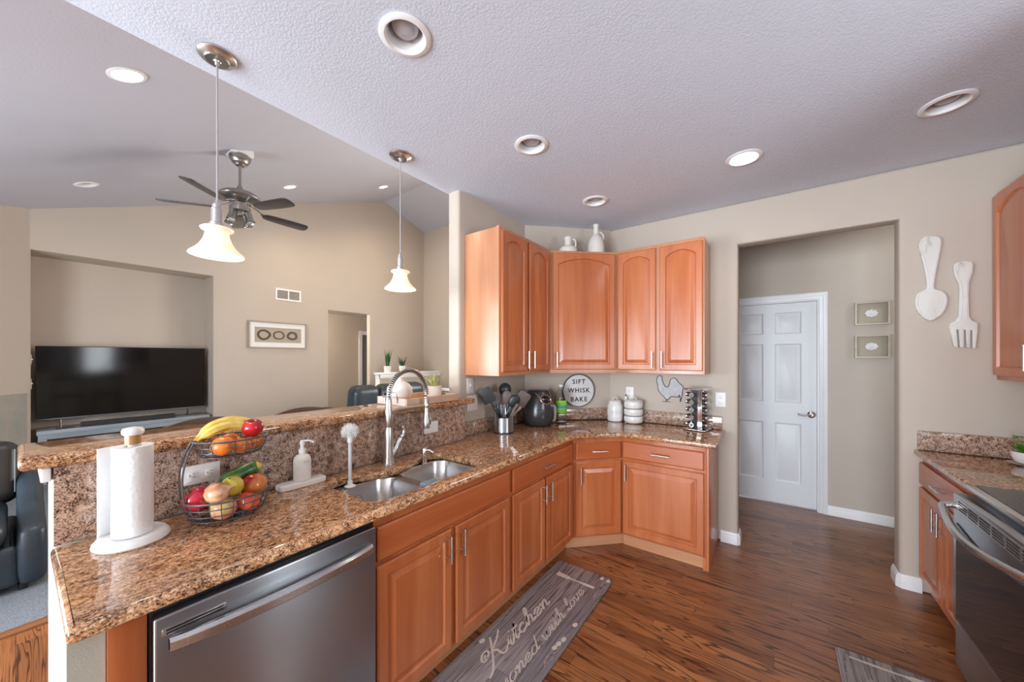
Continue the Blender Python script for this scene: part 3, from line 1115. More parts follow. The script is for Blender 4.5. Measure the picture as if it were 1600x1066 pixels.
def pendant(label, x, y):
    p = thing('pendant_lamp', label, 'pendant lamp', (x, y, CZ), 0, 'pendant lamps over the bar')
    mb = MB()
    mb.lathe([(0, -.030), (.012, -.030), (.014, -.026), (.040, -.024), (.046, -.018), (.058, -.015), (.066, -.006), (.066, -.0005), (0, -.0005)], (0, 0, 0), 36)
    mb.lathe([(0, -.045), (.007, -.043), (.008, -.030), (0, -.030)], (0, 0, 0), 14)
    mb.build('canopy', NICKEL, p)
    mb = MB(); mb.tube([(0, 0, -.044), (0, 0, -.60)], .0034, 8); mb.build('cord', CORD, p)
    mb = MB()
    zz = -.60
    mb.lathe([(0, zz), (.008, zz), (.011, zz - .012), (.017, zz - .016), (.017, zz - .03), (.021, zz - .034), (.021, zz - .088), (.027, zz - .092), (.027, zz - .118), (.0, zz - .119)], (0, 0, 0), 28)
    mb.build('socket', NICKEL, p)
    mb = MB()
    s0 = zz - .112
    prof = [(.0215, s0 + .004), (.050, s0 + .003), (.056, s0 - .002), (.054, s0 - .008), (.042, s0 - .013), (.040, s0 - .020), (.042, s0 - .034), (.049, s0 - .054), (.060, s0 - .074), (.076, s0 - .092), (.090, s0 - .104), (.094, s0 - .111), (.090, s0 - .1125)]
    inn = [(.0865, s0 - .108), (.073, s0 - .094), (.056, s0 - .075), (.045, s0 - .055), (.038, s0 - .034), (.036, s0 - .012), (.0215, s0 - .004)]
    mb.lathe(prof + inn, (0, 0, 0), 44)
    mb.build('shade', SHADE, p)
    mb = MB(); mb.ball((0, 0, s0 - .066), .024, 16, sz=1.15); mb.cyl((0, 0, s0 - .045), .012, .04); mb.build('bulb', BULB, p)
    l = bpy.data.lights.new('pendant_glow', 'POINT')
    l.energy, l.shadow_soft_size, l.color = 1.6, .03, (1, .80, .56)
    lo = bpy.data.objects.new('pendant_glow', l)
    COL.objects.link(lo); lo.parent = p; lo.location = (0, 0, s0 - .118)
    return p


pendant('nearer, larger-looking pendant lamp with lit frosted bell shade over the bar', -1.852, .488)
pendant('farther pendant lamp with lit frosted bell shade, beside the wall end', -1.850, 1.387)

# ceiling fan on the slope
FX, FY = -4.605, 1.408
FZ = RZ - SL * (RY - FY)
fan = thing('ceiling_fan', 'pewter five-blade ceiling fan with spotlights hanging from the vaulted ceiling', 'ceiling fan', (FX, FY, FZ))
mb = MB()
mb.M = YZ
h = .10
mb.plate([[(-h, -.05), (h, -.05), (h, h * SL - .003), (-h, -h * SL - .003)]], -.085, .085, .004)
mb.build('mounting_block', TRIMW, fan)
mb = MB(); mb.lathe([(0, -.155), (.03, -.155), (.045, -.145), (.05, -.134), (.072, -.122), (.078, -.105), (.092, -.092), (.098, -.045), (0, -.045)], (0, 0, 0), 30); mb.build('canopy', BRONZE, fan)
mb = MB(); mb.tube([(0, 0, -.155), (0, 0, -.40)], .013, 12); mb.build('down_rod', BRONZE, fan)
mb = MB()
mb.lathe([(0, -.36), (.02, -.36), (.034, -.40), (.06, -.415), (.10, -.425), (.16, -.45), (.188, -.475), (.193, -.492), (.185, -.505), (.14, -.525), (.095, -.54), (.07, -.55), (.07, -.585), (.095, -.59), (.095, -.635), (.06, -.65), (0, -.65)], (0, 0, 0), 40)
mb.build('motor_housing', BRONZE, fan)
BLADE = wood('fan_blade_dark', srgb(52, 44, 42), srgb(66, 58, 56), srgb(80, 72, 70), 'X', .4)
zb = 3.085 - FZ
for k in range(5):
    a = R(20 + 72 * k)
    Mz = Matrix.Rotation(a, 4, 'Z') @ Matrix.Translation((0, 0, zb)) @ Matrix.Rotation(R(-12), 4, 'X')
    mb = MB(); mb.M = Mz
    mb.plate([smooth_loop([(.235, -.045), (.40, -.066), (.60, -.072), (.672, -.06), (.692, -.02), (.692, .03), (.672, .062), (.60, .072), (.40, .066), (.235, .045)], 4)], -.004, .004, .002)
    bl = mb.build('blade', BLADE, fan)
    mb = MB(); mb.M = Matrix.Rotation(a, 4, 'Z')
    mb.tube([(.085, 0, -.535), (.15, 0, -.56), (.20, 0, zb + .022), (.27, 0, zb + .014)], [.012, .010, .009, .007], 8)
    mb.M = Mz
    mb.plate([smooth_loop([(.20, -.012), (.25, -.04), (.31, -.03), (.33, 0), (.31, .03), (.25, .04), (.20, .012)], 4)], .0045, .009, .001)
    mb.build('blade_arm', BRONZE, fan)
LENSF = simple('spotlight_lens', srgb(210, 210, 205), .15, var=.02)
for k in range(4):
    a = R(35 + 90 * k)
    ax = Vector((math.cos(a), math.sin(a), 0))
    d = (Vector((0, 0, -1)) + ax * .28).normalized()
    Mt = Matrix.Translation(ax * .085 + Vector((0, 0, -.655))) @ Vector((0, 0, 1)).rotation_difference(d).to_matrix().to_4x4()
    mb = MB(); mb.M = Mt
    mb.lathe([(0, -.01), (.028, -.008), (.036, .005), (.036, .075), (.042, .085), (.046, .11), (.042, .112), (.036, .095), (0, .095)], (0, 0, 0), 20)
    s = mb.build('spotlight', BRONZE, fan)
    mb = MB(); mb.M = Mt; mb.lathe([(0, .1005), (.034, .0985), (.034, .0965), (0, .0965)], (0, 0, 0), 18); mb.build('lens', LENSF, s)

# ------------------------------------------------------------------ dishwasher
dw = thing('dishwasher', 'stainless steel dishwasher with a bowed towel-bar handle under the counter', 'dishwasher', (-1.262, .196, 0), R(90))
mb = MB(); mb.box((0, .005, .10), (.622, .50, .868), .002, 1); mb.box((.002, .05, 0), (.62, .1, .099)); mb.build('tub', BLACKP, dw)
mb = MB(); mb.box((.004, -.028, .115), (.618, .004, .852), .006, 3); dd = mb.build('door', STEEL, dw)
mb = MB()
pts = [(.03 + .562 * k / 18, -.046 - .030 * math.sin(PI * k / 18) ** .7) for k in range(19)]
prev = None
for x, y in pts:
    z0, z1 = .765, .800
    vs = [mb.v(c) for c in ((x, y, z0), (x, y - .006, z0 + .006), (x, y - .006, z1 - .008), (x, y + .003, z1), (x, y + .014, z1), (x, y + .014, z0))]
    if prev:
        for i in range(6):
            mb.face((prev[i], prev[(i + 1) % 6], vs[(i + 1) % 6], vs[i]))
    else:
        mb.face(vs)
    prev = vs
mb.face(prev[::-1])
for x in (.03, .578):
    mb.box((x, -.046, .768), (x + .014, -.0285, .797))
hd = mb.build('handle', STEELH, dd, smooth=30)
mb = MB()
mb.M = Matrix.Translation((0, -.0285, 0)) @ XZ
mb.plate([rrect(.018, .802, .150, .822, .004)], 0, .003, .001)
vn = mb.build('vent', STEELH, dd)
mb = MB()
for z in (.8065, .8140):
    mb.box((.026, -.0325, z), (.142, -.0318, z + .004))
mb.build('vent_slot', BLACKP, vn, smooth=0)

# ------------------------------------------------------------------ sink
sk = thing('kitchen_sink', 'double-bowl stainless undermount sink set into the granite counter', 'sink', (-1.48, 1.19, .70))
bowls = [(-1.665, -1.296, .872, 1.168), (-1.668, -1.296, 1.205, 1.545)]
mb = MB()
rim = rrect(-1.72, .83, -1.286, 1.58, .03, 4)
mb.plate([rim] + [rrect(x0, y0, x1, y1, .075, 6, True) for x0, x1, y0, y1 in bowls], .8715, .8745)
mb.build('deck', STEELS, sk, True, smooth=0)
for x0, x1, y0, y1 in bowls:
    mb = MB()
    prev = None
    for ins, z, r in ((0, .8735, .075), (.003, .868, .075), (.008, .72, .075), (.014, .705, .07), (.030, .694, .06), (.06, .690, .045)):
        L = rrect(x0 + ins, y0 + ins, x1 - ins, y1 - ins, r, 6)
        vs = [mb.v((p[0], p[1], z)) for p in L]
        if prev:
            n = len(vs)
            for i in range(n):
                mb.face((prev[i], prev[(i + 1) % n], vs[(i + 1) % n], vs[i]))
        prev = vs
    mb.face(prev)
    b = mb.build('bowl', STEELS, sk, True, smooth=50)
    mb = MB(); mb.lathe([(0, .693), (.03, .693), (.034, .6955), (.042, .6955), (.044, .6915), (0, .6915)], ((x0 + x1) / 2, (y0 + y1) / 2, 0), 24)
    mb.build('drain', CHROME, b, True)

fa = thing('faucet', 'tall brushed-nickel spring-neck kitchen faucet behind the sink', 'faucet', (-1.722, 1.214, .914))
mb = MB()
mb.lathe([(0, .0005), (.034, .0005), (.034, .006), (.030, .010), (.029, .02), (.024, .12), (.0215, .20), (.0205, .203), (.0215, .206), (.021, .285), (.018, .30), (.0165, .305), (.0155, .36), (.0, .362)], (0, 0, 0), 28)
mb.build('body', NICKEL, fa)
mb = MB()
mb.tube([(0, .012, .285), (0, .05, .295), (0, .26, .295)], [.020, .012, .0095], 12)
mb.tube([(0, .010, .25), (0, .03, .276), (0, .075, .292)], [.016, .013, .008], 10)
mb.lathe([(0, -.014), (.015, -.014), (.019, 0), (.015, .014), (0, .014)], (0, .268, .295), 18)
mb.build('bridge_arm', NICKEL, fa)
cy, ry = .134, .134
arc = [(0, cy - ry * math.cos(PI * k / 40), .36 + .155 * math.sin(PI * k / 40)) for k in range(41)]
mb = MB(); mb.tube(arc, .0085, 10); mb.build('hose', CHARC, fa)
mb = MB()
full = [(0, 0, .35), (0, 0, .36)] + arc[1:-1] + [(0, 2 * ry, .36), (0, 2 * ry, .33)]
pts = smooth_loop(full, 2, False)[::2] + [Vector(full[-1])]
for k in range(0, len(pts) - 1):
    p, q = pts[k], pts[k + 1]
    d = (q - p).normalized()
    Mr = Matrix.Translation((p + q) / 2) @ Vector((0, 0, 1)).rotation_difference(d).to_matrix().to_4x4()
    mb.lathe([(.0095, -.0032), (.0145, -.0024), (.0145, .0024), (.0095, .0032)], (0, 0, 0), 14, M=Mr)
mb.build('spring', NICKEL, fa, smooth=60)
mb = MB()
mb.lathe([(0, .155), (.020, .155), (.0225, .160), (.021, .19), (.0155, .26), (.0135, .30), (.0145, .335), (.0, .336)], (0, .268, 0), 24)
sp = mb.build('spray_head', NICKEL, fa)
mb = MB(); mb.tube(smooth_loop([(.017, .272, .245), (.027, .275, .215), (.026, .275, .178), (.0195, .274, .165)], 5, False), .0035, 8); mb.build('trigger', CHROME, sp)
mb = MB()
mb.tube(smooth_loop([(.004, .012, .035), (.01, .045, .09), (.014, .068, .135)], 6, False), [.018] * 6 + [.017] * 6 + [.0155], 14)
mb.tube(smooth_loop([(.014, .068, .136), (.016, .082, .152), (.016, .087, .172), (.014, .080, .200)], 6, False), [.0155] + [.013] * 6 + [.011] * 6 + [.008] * 5 + [.004], 12)
mb.build('lever_handle', NICKEL, fa)

sd = thing('soap_pump', 'short chrome built-in soap pump at the back corner of the sink', 'soap dispenser', (-1.668, 1.420, .8750))
mb = MB(); mb.lathe([(0, .0005), (.02, .0005), (.02, .006), (.012, .01), (.011, .05), (.015, .055), (.015, .088), (.012, .094), (0, .095)], (0, 0, 0), 20); mb.build('body', CHROME, sd)
mb = MB(); mb.tube([(0, 0, .078), (.03, .012, .080), (.055, .02, .070)], [.008, .007, .006], 10); mb.build('spout', CHROME, sd)

# dish brush stands in the sink's back-left ledge
db = thing('dish_brush', 'round white dish brush standing upright at the back left of the sink', 'brush', (-1.664, .955, .9145))
db.location.z = .8750
mb = MB(); mb.lathe([(0, .0005), (.026, .0005), (.026, .004), (.013, .010), (.011, .03), (0, .03)], (0, 0, 0), 22); mb.build('base', WHITEP, db)
mb = MB(); mb.cyl((0, 0, .03), .0085, .185, 14); mb.build('handle', simple('brush_handle_grey', srgb(206, 206, 208), .35), db)
mb = MB(); mb.lathe([(0, .213), (.011, .214), (.0125, .222), (.0125, .245), (.008, .25), (.015, .258), (.017, .268), (.012, .28), (0, .283)], (0, 0, 0), 16); mb.build('head', WHITEP, db)
mb = MB()
for k in range(230):
    z = 1 - 2 * (k + .5) / 230
    a = k * 2.39996
    d = Vector((math.sqrt(1 - z * z) * math.cos(a), math.sqrt(1 - z * z) * math.sin(a), z))
    if d.z < -.75:
        continue
    c0 = Vector((0, 0, .268))
    L = .038 + .008 * random.random()
    mb.tube([c0 + d * .012, c0 + d * L], [.0014, .0010], 4)
mb.build('bristles', WHITEP, db)

# small things in and round the sink
mb = MB(); mb.plate([rrect(-.045, -.03, .045, .03, .012)], 0, .022, .006)
sg = mb.build('dish_sponge', simple('sponge_blue_grey', srgb(122, 146, 164), .95, var=.2, scale=300), smooth=60)
tag(sg, 'blue-grey sponge lying on the divider between the two sink bowls', 'sponge')
place(sg, (-1.352, 1.187, .8755), R(88))
hk = thing('sponge_caddy', 'wire sponge caddy stuck to the inner wall of the near sink bowl', 'caddy', (-1.655, .99, .80))
mb = MB()
for z in (-.03, -.055):
    mb.tube([(.004, -.05, z), (.05, -.05, z), (.055, 0, z), (.05, .05, z), (.004, .05, z)], .0018, 6)
for y in (-.05, -.02, .02, .05):
    mb.tube([(.004, y, .02), (.004, y, -.056), (.052, y * .98, -.056), (.052, y * .98, -.03)], .0016, 6)
mb.build('wire_frame', CHROME, hk)
mb = MB(); mb.lathe([(0, 0), (.02, 0), (.012, .006), (0, .007)], (.0005, 0, .0), 18, axis='X'); mb.build('suction_cup', simple('suction_cup_clear', srgb(190, 186, 150), .2), hk)

# soap bottle on its tray
tr = MB()
tr.plate([smooth_loop([(-.031, -.09), (0, -.098), (.031, -.09), (.036, 0), (.031, .09), (0, .098), (-.031, .09), (-.036, 0)], 4)], 0, .026, .006, 3)
o = tr.build('soap_tray', WHITEM, smooth=60)
tag(o, 'long white ceramic tray under the soap bottle', 'tray')
place(o, (-1.752, .772, .9145), 0)
sb = thing('soap_bottle', 'white pump soap bottle standing on the long white tray', 'soap bottle', (-1.755, .776, .9407))
mb = MB(); mb.lathe([(0, .0002), (.033, .0002), (.036, .004), (.036, .092), (.033, .104), (.024, .114), (.014, .118), (.013, .124), (0, .124)], (0, 0, 0), 28)
bt = mb.build('bottle', WHITEM, sb)
mb = MB()
for i, (dy, dz, s) in enumerate(((-.010, .084, .007), (-.003, .084, .006), (.004, .084, .006), (.011, .084, .006))):
    mb.box((.0361, dy, dz), (.0364, dy + .004, dz + .0018)); mb.box((.0361, dy, dz + s - .0018), (.0364, dy + .004, dz + s)); mb.box((.0361, dy, dz), (.0364, dy + .0014, dz + s))
mb.build('embossed_mark', simple('emboss_grey', srgb(198, 196, 190), .6), bt)
mb = MB()
mb.lathe([(0, .1245), (.0155, .1245), (.0155, .140), (.008, .142), (.0075, .158), (.0105, .160), (.0105, .178), (.006, .181), (0, .181)], (0, 0, 0), 20)
mb.tube(smooth_loop([(0, 0, .176), (.012, .018, .178), (.02, .034, .172), (.023, .040, .166)], 4, False), .0042, 8)
mb.build('pump', WHITEP, sb)

# ------------------------------------------------------------------ paper towel
PT = NT('paper_towel_embossed')
wv = PT.n('ShaderNodeTexVoronoi', {'feature': 'SMOOTH_F1'}, Vector=PT.mapped((1, 1, .8)), Scale=95.0)
PT.set(Base_Color=srgb(240, 240, 240), Roughness=.95)
PT.bump(wv.outputs['Distance'], .35, .004)
PT = PT.m
ph = thing('paper_towel_holder', 'white paper towel holder with a wood-and-white finial at the near end of the counter', 'paper towel holder', (-1.664, .222, .9145))
mb = MB(); mb.lathe([(0, .0003), (.086, .0003), (.090, .006), (.088, .014), (.080, .024), (.072, .0275), (.068, .0245), (0, .024)], (0, 0, 0), 48); mb.build('base', WHITEC, ph)
mb = MB(); mb.cyl((0, 0, .0243), .012, .285, 18); mb.build('post', WHITEC, ph)
mb = MB(); mb.cyl((0, 0, .3095), .0195, .030, 24); fn = mb.build('wood_collar', wood('finial_oak', srgb(150, 104, 58), srgb(184, 134, 82), srgb(200, 152, 100)), ph)
mb = MB(); mb.lathe([(0, .340), (.023, .340), (.0265, .346), (.0265, .354), (.022, .361), (.010, .364), (0, .3645)], (0, 0, 0), 28); mb.build('finial', WHITEC, ph)
pr = thing('paper_towel_roll', 'roll of white embossed paper towel on the upright holder, one sheet hanging loose', 'paper towel', (-1.664, .222, .9395))
mb = MB()
ro = .048
mb.lathe([(.0215, .0003), (ro, .0003), (ro, .279), (.0215, .279), (.0215, .0003)], (0, 0, 0), 56)
mb.build('roll', PT, pr)
mb = MB()
pts = [((ro + .0012) * math.cos(R(100 + 8 * k)), (ro + .0012) * math.sin(R(100 + 8 * k))) for k in range(11)]
for k in range(1, 9):
    pts.append((-(ro + .0012) + .022 * (k / 8) ** 2, -.0092 * k))
prev = None
for p in pts:
    vs = (mb.v((p[0], p[1], .001)), mb.v((p[0], p[1], .2785)))
    if prev:
        mb.face((prev[0], vs[0], vs[1], prev[1]))
    prev = vs
o = mb.build('loose_sheet', PT, pr, smooth=80, recalc=False)
sol = o.modifiers.new('thickness', 'SOLIDIFY'); sol.thickness = .0012; sol.offset = 0

# ------------------------------------------------------------------ two-tier fruit basket
BX, BY, BZ = -1.633, .463, .914
fb = thing('fruit_basket', 'two-tier grey wire fruit basket on the counter', 'basket', (BX, BY, BZ))


def wire_bowl(cx, cy, zt, zb, a, b, fl, n):
    """open wire bowl; a along y, b along x, fl = scale of the bottom ring"""
    mb = MB()
    E = lambda s, z, n=48: [(cx + b * s * math.sin(2 * PI * k / n), cy + a * s * math.cos(2 * PI * k / n), z) for k in range(n)]
    mb.tube(E(1, zt), .0034, 8, True)
    rng = zt - zb
    for s, f in ((fl, 0), (.60 + .40 * fl, .14), (.80 + .2 * fl, .40), (.93 + .07 * fl, .70)):
        mb.tube(E(s, zb + rng * f), .0016, 6, True)
    for k in range(n):
        t = 2 * PI * (k + .5) / n
        P = []
        for s, f in ((.0, 0), (fl, 0), (.60 + .40 * fl, .14), (.80 + .2 * fl, .40), (.93 + .07 * fl, .70), (1, 1)):
            P.append((cx + b * s * math.sin(t), cy + a * s * math.cos(t), zb + rng * f))
        mb.tube(P, .0016, 5)
    return mb


lo = wire_bowl(0, 0, .088, .010, .128, .112, .62, 24); lo.build('lower_bowl', WIRE, fb)
up = wire_bowl(.004, .010, .292, .226, .112, .092, .5, 20); up.build('upper_bowl', WIRE, fb)
mb = MB()
for s in (-1, 1):
    mb.tube(smooth_loop([(s * .020, -.126, .086), (s * .020, -.131, .13), (s * .020, -.131, .19), (s * .018, -.118, .25), (s * .014, -.1015, .291)], 6, False), .0030, 8)
mb.build('stand', WIRE, fb)
mb = MB()
for t in (30, 150, 210, 330):
    mb.ball((.112 * .62 * math.sin(R(t)), .128 * .62 * math.cos(R(t)), .0055), .005, 10)
mb.build('foot', WIRE, fb)

RED = fruit('apple_red', srgb(140, 14, 24), srgb(206, 36, 44), .22, 22, (1, 1, .3))
REDY = fruit('apple_red_gold', srgb(178, 26, 28), srgb(226, 158, 76), .25, 9, (1, 1, .6), .46, .70)
PALE = fruit('apple_pale_pink', srgb(214, 190, 120), srgb(214, 140, 120), .3, 10, (1, 1, .4))
ORNG = fruit('orange_peel', srgb(222, 112, 34), srgb(238, 140, 54), .35, 30, bump=.25)
LEMN = fruit('lemon_peel', srgb(206, 186, 54), srgb(226, 212, 96), .35, 20, bump=.2)
ONIO = fruit('onion_skin', srgb(206, 140, 98), srgb(236, 190, 152), .28, 30, (1.6, 1.6, .12))
TOMT = fruit('tomato_coral', srgb(196, 60, 44), srgb(226, 108, 78), .22, 10)
PEPR = fruit('pepper_red', srgb(150, 14, 36), srgb(200, 44, 64), .16, 14)
CUCU = fruit('cucumber_skin', srgb(28, 66, 26), srgb(74, 118, 46), .35, 26, (1, 1, 1))
BANA = fruit('banana_peel', srgb(206, 168, 60), srgb(232, 206, 104), .45, 12)
BRST = simple('stem_brown', srgb(84, 58, 34), .8)
GRST = simple('stem_green', srgb(82, 104, 44), .6)


def apple(name, label, cat, loc, r, m, tilt=(0, 0), stem=True, sz=.9, group='fruit in the wire basket'):
    t = thing(name, label, cat, loc, 0, group)
    t.rotation_euler = (R(tilt[0]), R(tilt[1]), random.random() * 3)
    mb = MB()
    mb.lathe([(0, -.80 * r * sz), (.22 * r, -.88 * r * sz), (.45 * r, -.92 * r * sz), (.74 * r, -.70 * r * sz), (.93 * r, -.30 * r * sz), (1.0 * r, .10 * r * sz), (.95 * r, .45 * r * sz), (.78 * r, .76 * r * sz), (.52 * r, .93 * r * sz), (.28 * r, .90 * r * sz), (.10 * r, .74 * r * sz), (0, .66 * r * sz)], (0, 0, 0), 28)
    mb.build('flesh', m, t, smooth=80)
    if stem:
        mb = MB(); mb.tube([(0, 0, .66 * r * sz), (.02 * r, 0, .9 * r * sz), (.1 * r, 0, 1.12 * r * sz)], .0016, 6); mb.build('stem', BRST, t)
    return t


def orange(label, loc, r, m=ORNG, cat='orange', name='orange'):
    t = thing(name, label, cat, loc, 0, 'fruit in the wire basket')
    mb = MB(); mb.ball((0, 0, 0), r, 24, sz=.93, rows=14); mb.build('peel', m, t, smooth=80)
    mb = MB(); mb.lathe([(0, 0), (.004, 0), (.003, .002), (0, .002)], (0, 0, r * .925), 8); mb.build('stem_button', GRST, t)
    return t


# lower tier
apple('apple', 'large red-and-gold apple at the right of the lower basket tier', 'apple', (-1.642, .547, 1.002), .045, REDY, (-28, 35))
apple('apple', 'pale pink-green apple low in the front of the lower basket tier', 'apple', (-1.575, .432, .966), .040, PALE, (20, 10), False)
apple('apple', 'dark red apple half hidden at the back of the lower basket tier', 'apple', (-1.698, .438, .982), .038, RED, (10, 0))
apple('tomato', 'coral tomato at the front right of the lower basket tier', 'tomato', (-1.575, .508, .968), .038, TOMT, (15, 20), False, .84)
pe = apple('red_pepper', 'glossy crimson bell pepper at the left of the lower basket tier', 'pepper', (-1.640, .377, 1.002), .041, PEPR, (0, -40), False, 1.0)
mb = MB(); mb.tube([(0, 0, .026), (.002, 0, .042), (.01, 0, .052)], [.006, .004, .005], 8); mb.build('stem', GRST, pe)
on = thing('onion', 'peach-coloured onion lying in the middle of the lower basket tier', 'onion', (-1.585, .412, 1.022), 0, 'fruit in the wire basket')
on.rotation_euler = (R(-75), R(20), 0)
on.location = (-1.580, .414, 1.0250)
mb = MB(); mb.lathe([(0, -.034), (.012, -.033), (.028, -.024), (.038, -.006), (.038, .008), (.028, .024), (.014, .034), (.006, .042), (.004, .052), (0, .053)], (0, 0, 0), 26); mb.build('bulb', ONIO, on, smooth=80)
mb = MB()
for k in range(9):
    mb.tube([(.003 * math.cos(k), .003 * math.sin(k), -.033), (.008 * math.cos(k * 2.1), .008 * math.sin(k * 2.1), -.041)], .0007, 4)
mb.build('roots', BRST, on)
le = thing('lemon', 'yellow-green lemon standing on end in the middle of the lower basket tier', 'lemon', (-1.612, .470, 1.028), 0, 'fruit in the wire basket')
le.rotation_euler = (R(20), R(35), 0)
mb = MB(); mb.lathe([(0, -.046), (.008, -.044), (.022, -.034), (.033, -.014), (.035, .004), (.030, .022), (.017, .034), (.009, .039), (.005, .045), (0, .047)], (0, 0, 0), 24); mb.build('peel', LEMN, le, smooth=80)
mb = MB(); mb.lathe([(0, 0), (.003, 0), (.003, .003), (0, .003)], (0, 0, .0465), 8); mb.build('stem_button', GRST, le)
cu = thing('cucumber', 'dark green cucumber with a yellow tip leaning across the lower basket tier', 'cucumber', (-1.690, .515, 1.040), 0, 'fruit in the wire basket')
mb = MB()
pts = smooth_loop([(0, -.068, -.020), (0, -.03, -.004), (0, .012, .010), (0, .046, .020), (.004, .072, .025)], 6, False)
rr = [.005 + .024 * min(1, math.sin(PI * min(1, (k + .8) / len(pts))) * 1.7) for k in range(len(pts))]
mb.tube(pts, rr, 16); mb.build('skin', CUCU, cu, smooth=80)
mb = MB(); mb.tube([pts[-5] + Vector((0, 0, .0007)), pts[-3], pts[-1] + Vector((0, .002, 0))], [rr[-5] + .0004, rr[-3] + .0006, .005], 14); mb.build('tip', fruit('cucumber_tip', srgb(150, 168, 50), srgb(214, 206, 84), .4), cu, smooth=80)
# upper tier
orange('orange at the left front of the upper basket tier, under the bananas', (-1.578, .432, 1.188), .036)
orange('orange at the middle front of the upper basket tier, behind the wires', (-1.592, .492, 1.176), .030)
orange('orange at the back of the upper basket tier, between banana and apple', (-1.668, .478, 1.185), .032)
orange('orange at the right of the upper basket tier, below the red apple', (-1.622, .547, 1.180), .027)
apple('apple', 'shiny red apple on top of the oranges in the upper basket tier', 'apple', (-1.612, .533, 1.232), .036, RED, (15, 10))


def banana(label, pts, loc):
    t = thing('banana', label, 'banana', loc, 0, 'fruit in the wire basket')
    P = smooth_loop(pts, 7, False)
    n = len(P)
    mb = MB()
    rs = []
    for k in range(n):
        u = k / (n - 1)
        rs.append(.0045 if u < .10 else .0045 + .0125 * min(1, (u - .10) / .16) if u < .86 else max(.003, .017 * (1 - ((u - .86) / .14) ** 1.6)))
    mb.tube(P, rs, 7); mb.build('peel', BANA, t, smooth=25)
    mb = MB(); mb.tube([P[0] + (P[0] - P[1]) * .6, P[0] + (P[0] - P[1]) * .05], .0052, 8); mb.build('stem', BRST, t)
    return t


banana('back banana of the bunch, arching highest over the upper basket tier', [(0, -.078, -.020), (0, -.054, .002), (0, -.020, .028), (0, .030, .038), (.004, .075, .026), (.008, .100, .004)], (-1.655, .448, 1.226))
banana('front banana of the bunch, lying against the orange in the upper tier', [(0, -.070, -.016), (0, -.048, .000), (0, -.012, .018), (0, .030, .024), (-.002, .066, .016), (-.004, .082, .004)], (-1.622, .440, 1.226))

# ------------------------------------------------------------------ things on the corner counter
CT = .9145
ck = thing('utensil_crock', 'brushed-steel utensil crock with a cut-away front in the counter corner', 'utensil holder', (-1.725, 2.272, CT), R(-40))
mb = MB()
n = 48
tops = []
for k in range(n):
    a = 2 * PI * k / n
    d = (a - R(345) + PI) % (2 * PI) - PI          # cut centred on this bearing
    tops.append(.205 - .085 * max(0, min(1, (R(62) - abs(d)) / R(16))))
for r, z0 in ((.083, 0.0), (.080, .006)):
    lo_ = [mb.v((r * math.cos(2 * PI * k / n), r * math.sin(2 * PI * k / n), z0)) for k in range(n)]
    hi_ = [mb.v((r * math.cos(2 * PI * k / n), r * math.sin(2 * PI * k / n), tops[k])) for k in range(n)]
    for k in range(n):
        mb.face((lo_[k], lo_[(k + 1) % n], hi_[(k + 1) % n], hi_[k]))
    mb.face(lo_)
    if z0 == 0:
        o_hi = hi_
for k in range(n):
    mb.face((o_hi[k], o_hi[(k + 1) % n], hi_[(k + 1) % n], hi_[k]))
mb.build('cup', STEEL, ck, smooth=40)
mb = MB(); mb.lathe([(0, .0002), (.085, .0002), (.085, .008), (.0835, .010), (0, .010)], (0, 0, 0), 40)
# base ring sits round the cup foot
mb.build('base_ring', BLACKP, ck)


def utensil(label, base, tip, kind, m, hm=NICKEL, roll=0.0):
    """handle from base to tip (relative to the crock), head shape at the tip"""
    t = thing('kitchen_utensil', label, 'utensil', (-1.725, 2.272, CT + .011), 0, 'utensils in the steel crock')
    b, p = Vector(base), Vector(tip)
    d = (p - b).normalized()
    mb = MB(); mb.tube([b, b + (p - b) * .5, p], [.006, .0055, .0045], 8); mb.build('handle', hm, t)
    view = Vector((.60, -.80, .0))
    nrm = (view - d * view.dot(d)).normalized()
    nrm = Matrix.Rotation(roll, 3, d) @ nrm
    x = d.cross(nrm)
    M = Matrix(((x.x, d.x, nrm.x, p.x), (x.y, d.y, nrm.y, p.y), (x.z, d.z, nrm.z, p.z), (0, 0, 0, 1)))
    mb = MB(); mb.M = M
    if kind == 'turner':
        mb.plate([rrect(-.054, -.01, .054, .120, .024), ], -.0015, .0025, .001)
    elif kind == 'slotted':
        L = smooth_loop([(-.012, -.01), (-.034, .03), (-.038, .06), (-.026, .092), (0, .102), (.026, .092), (.038, .06), (.034, .03), (.012, -.01)], 4)
        mb.plate([L] + [rrect(xx - .003, .025, xx + .003, .08, .0025, 2, True) for xx in (-.02, 0, .02)], -.0015, .0025)
    elif kind == 'spoon':
        mb.ball((0, .050, 0), .042, 18, sx=1.0, sy=1.3, sz=.28)
    elif kind == 'ladle':
        old = mb.M
        mb.M = old @ Matrix.Translation((0, .03, .01))
        mb.lathe([(0, -.036), (.022, -.032), (.042, -.016), (.052, .010), (.050, .011), (.040, -.014), (.020, -.028), (0, -.032)], (0, 0, 0), 22)
        mb.M = old
    elif kind == 'tongs':
        for s in (-1, 1):
            mb.plate([smooth_loop([(s * .006 - .004, -.08), (s * .012 - .006, 0), (s * .016 - .011, .045), (s * .016, .062), (s * .016 + .010, .045), (s * .012 + .006, 0), (s * .006 + .004, -.08)], 3)][::1], -.001 + s * .003, .001 + s * .003)
    mb.build('head', m, t, smooth=50)


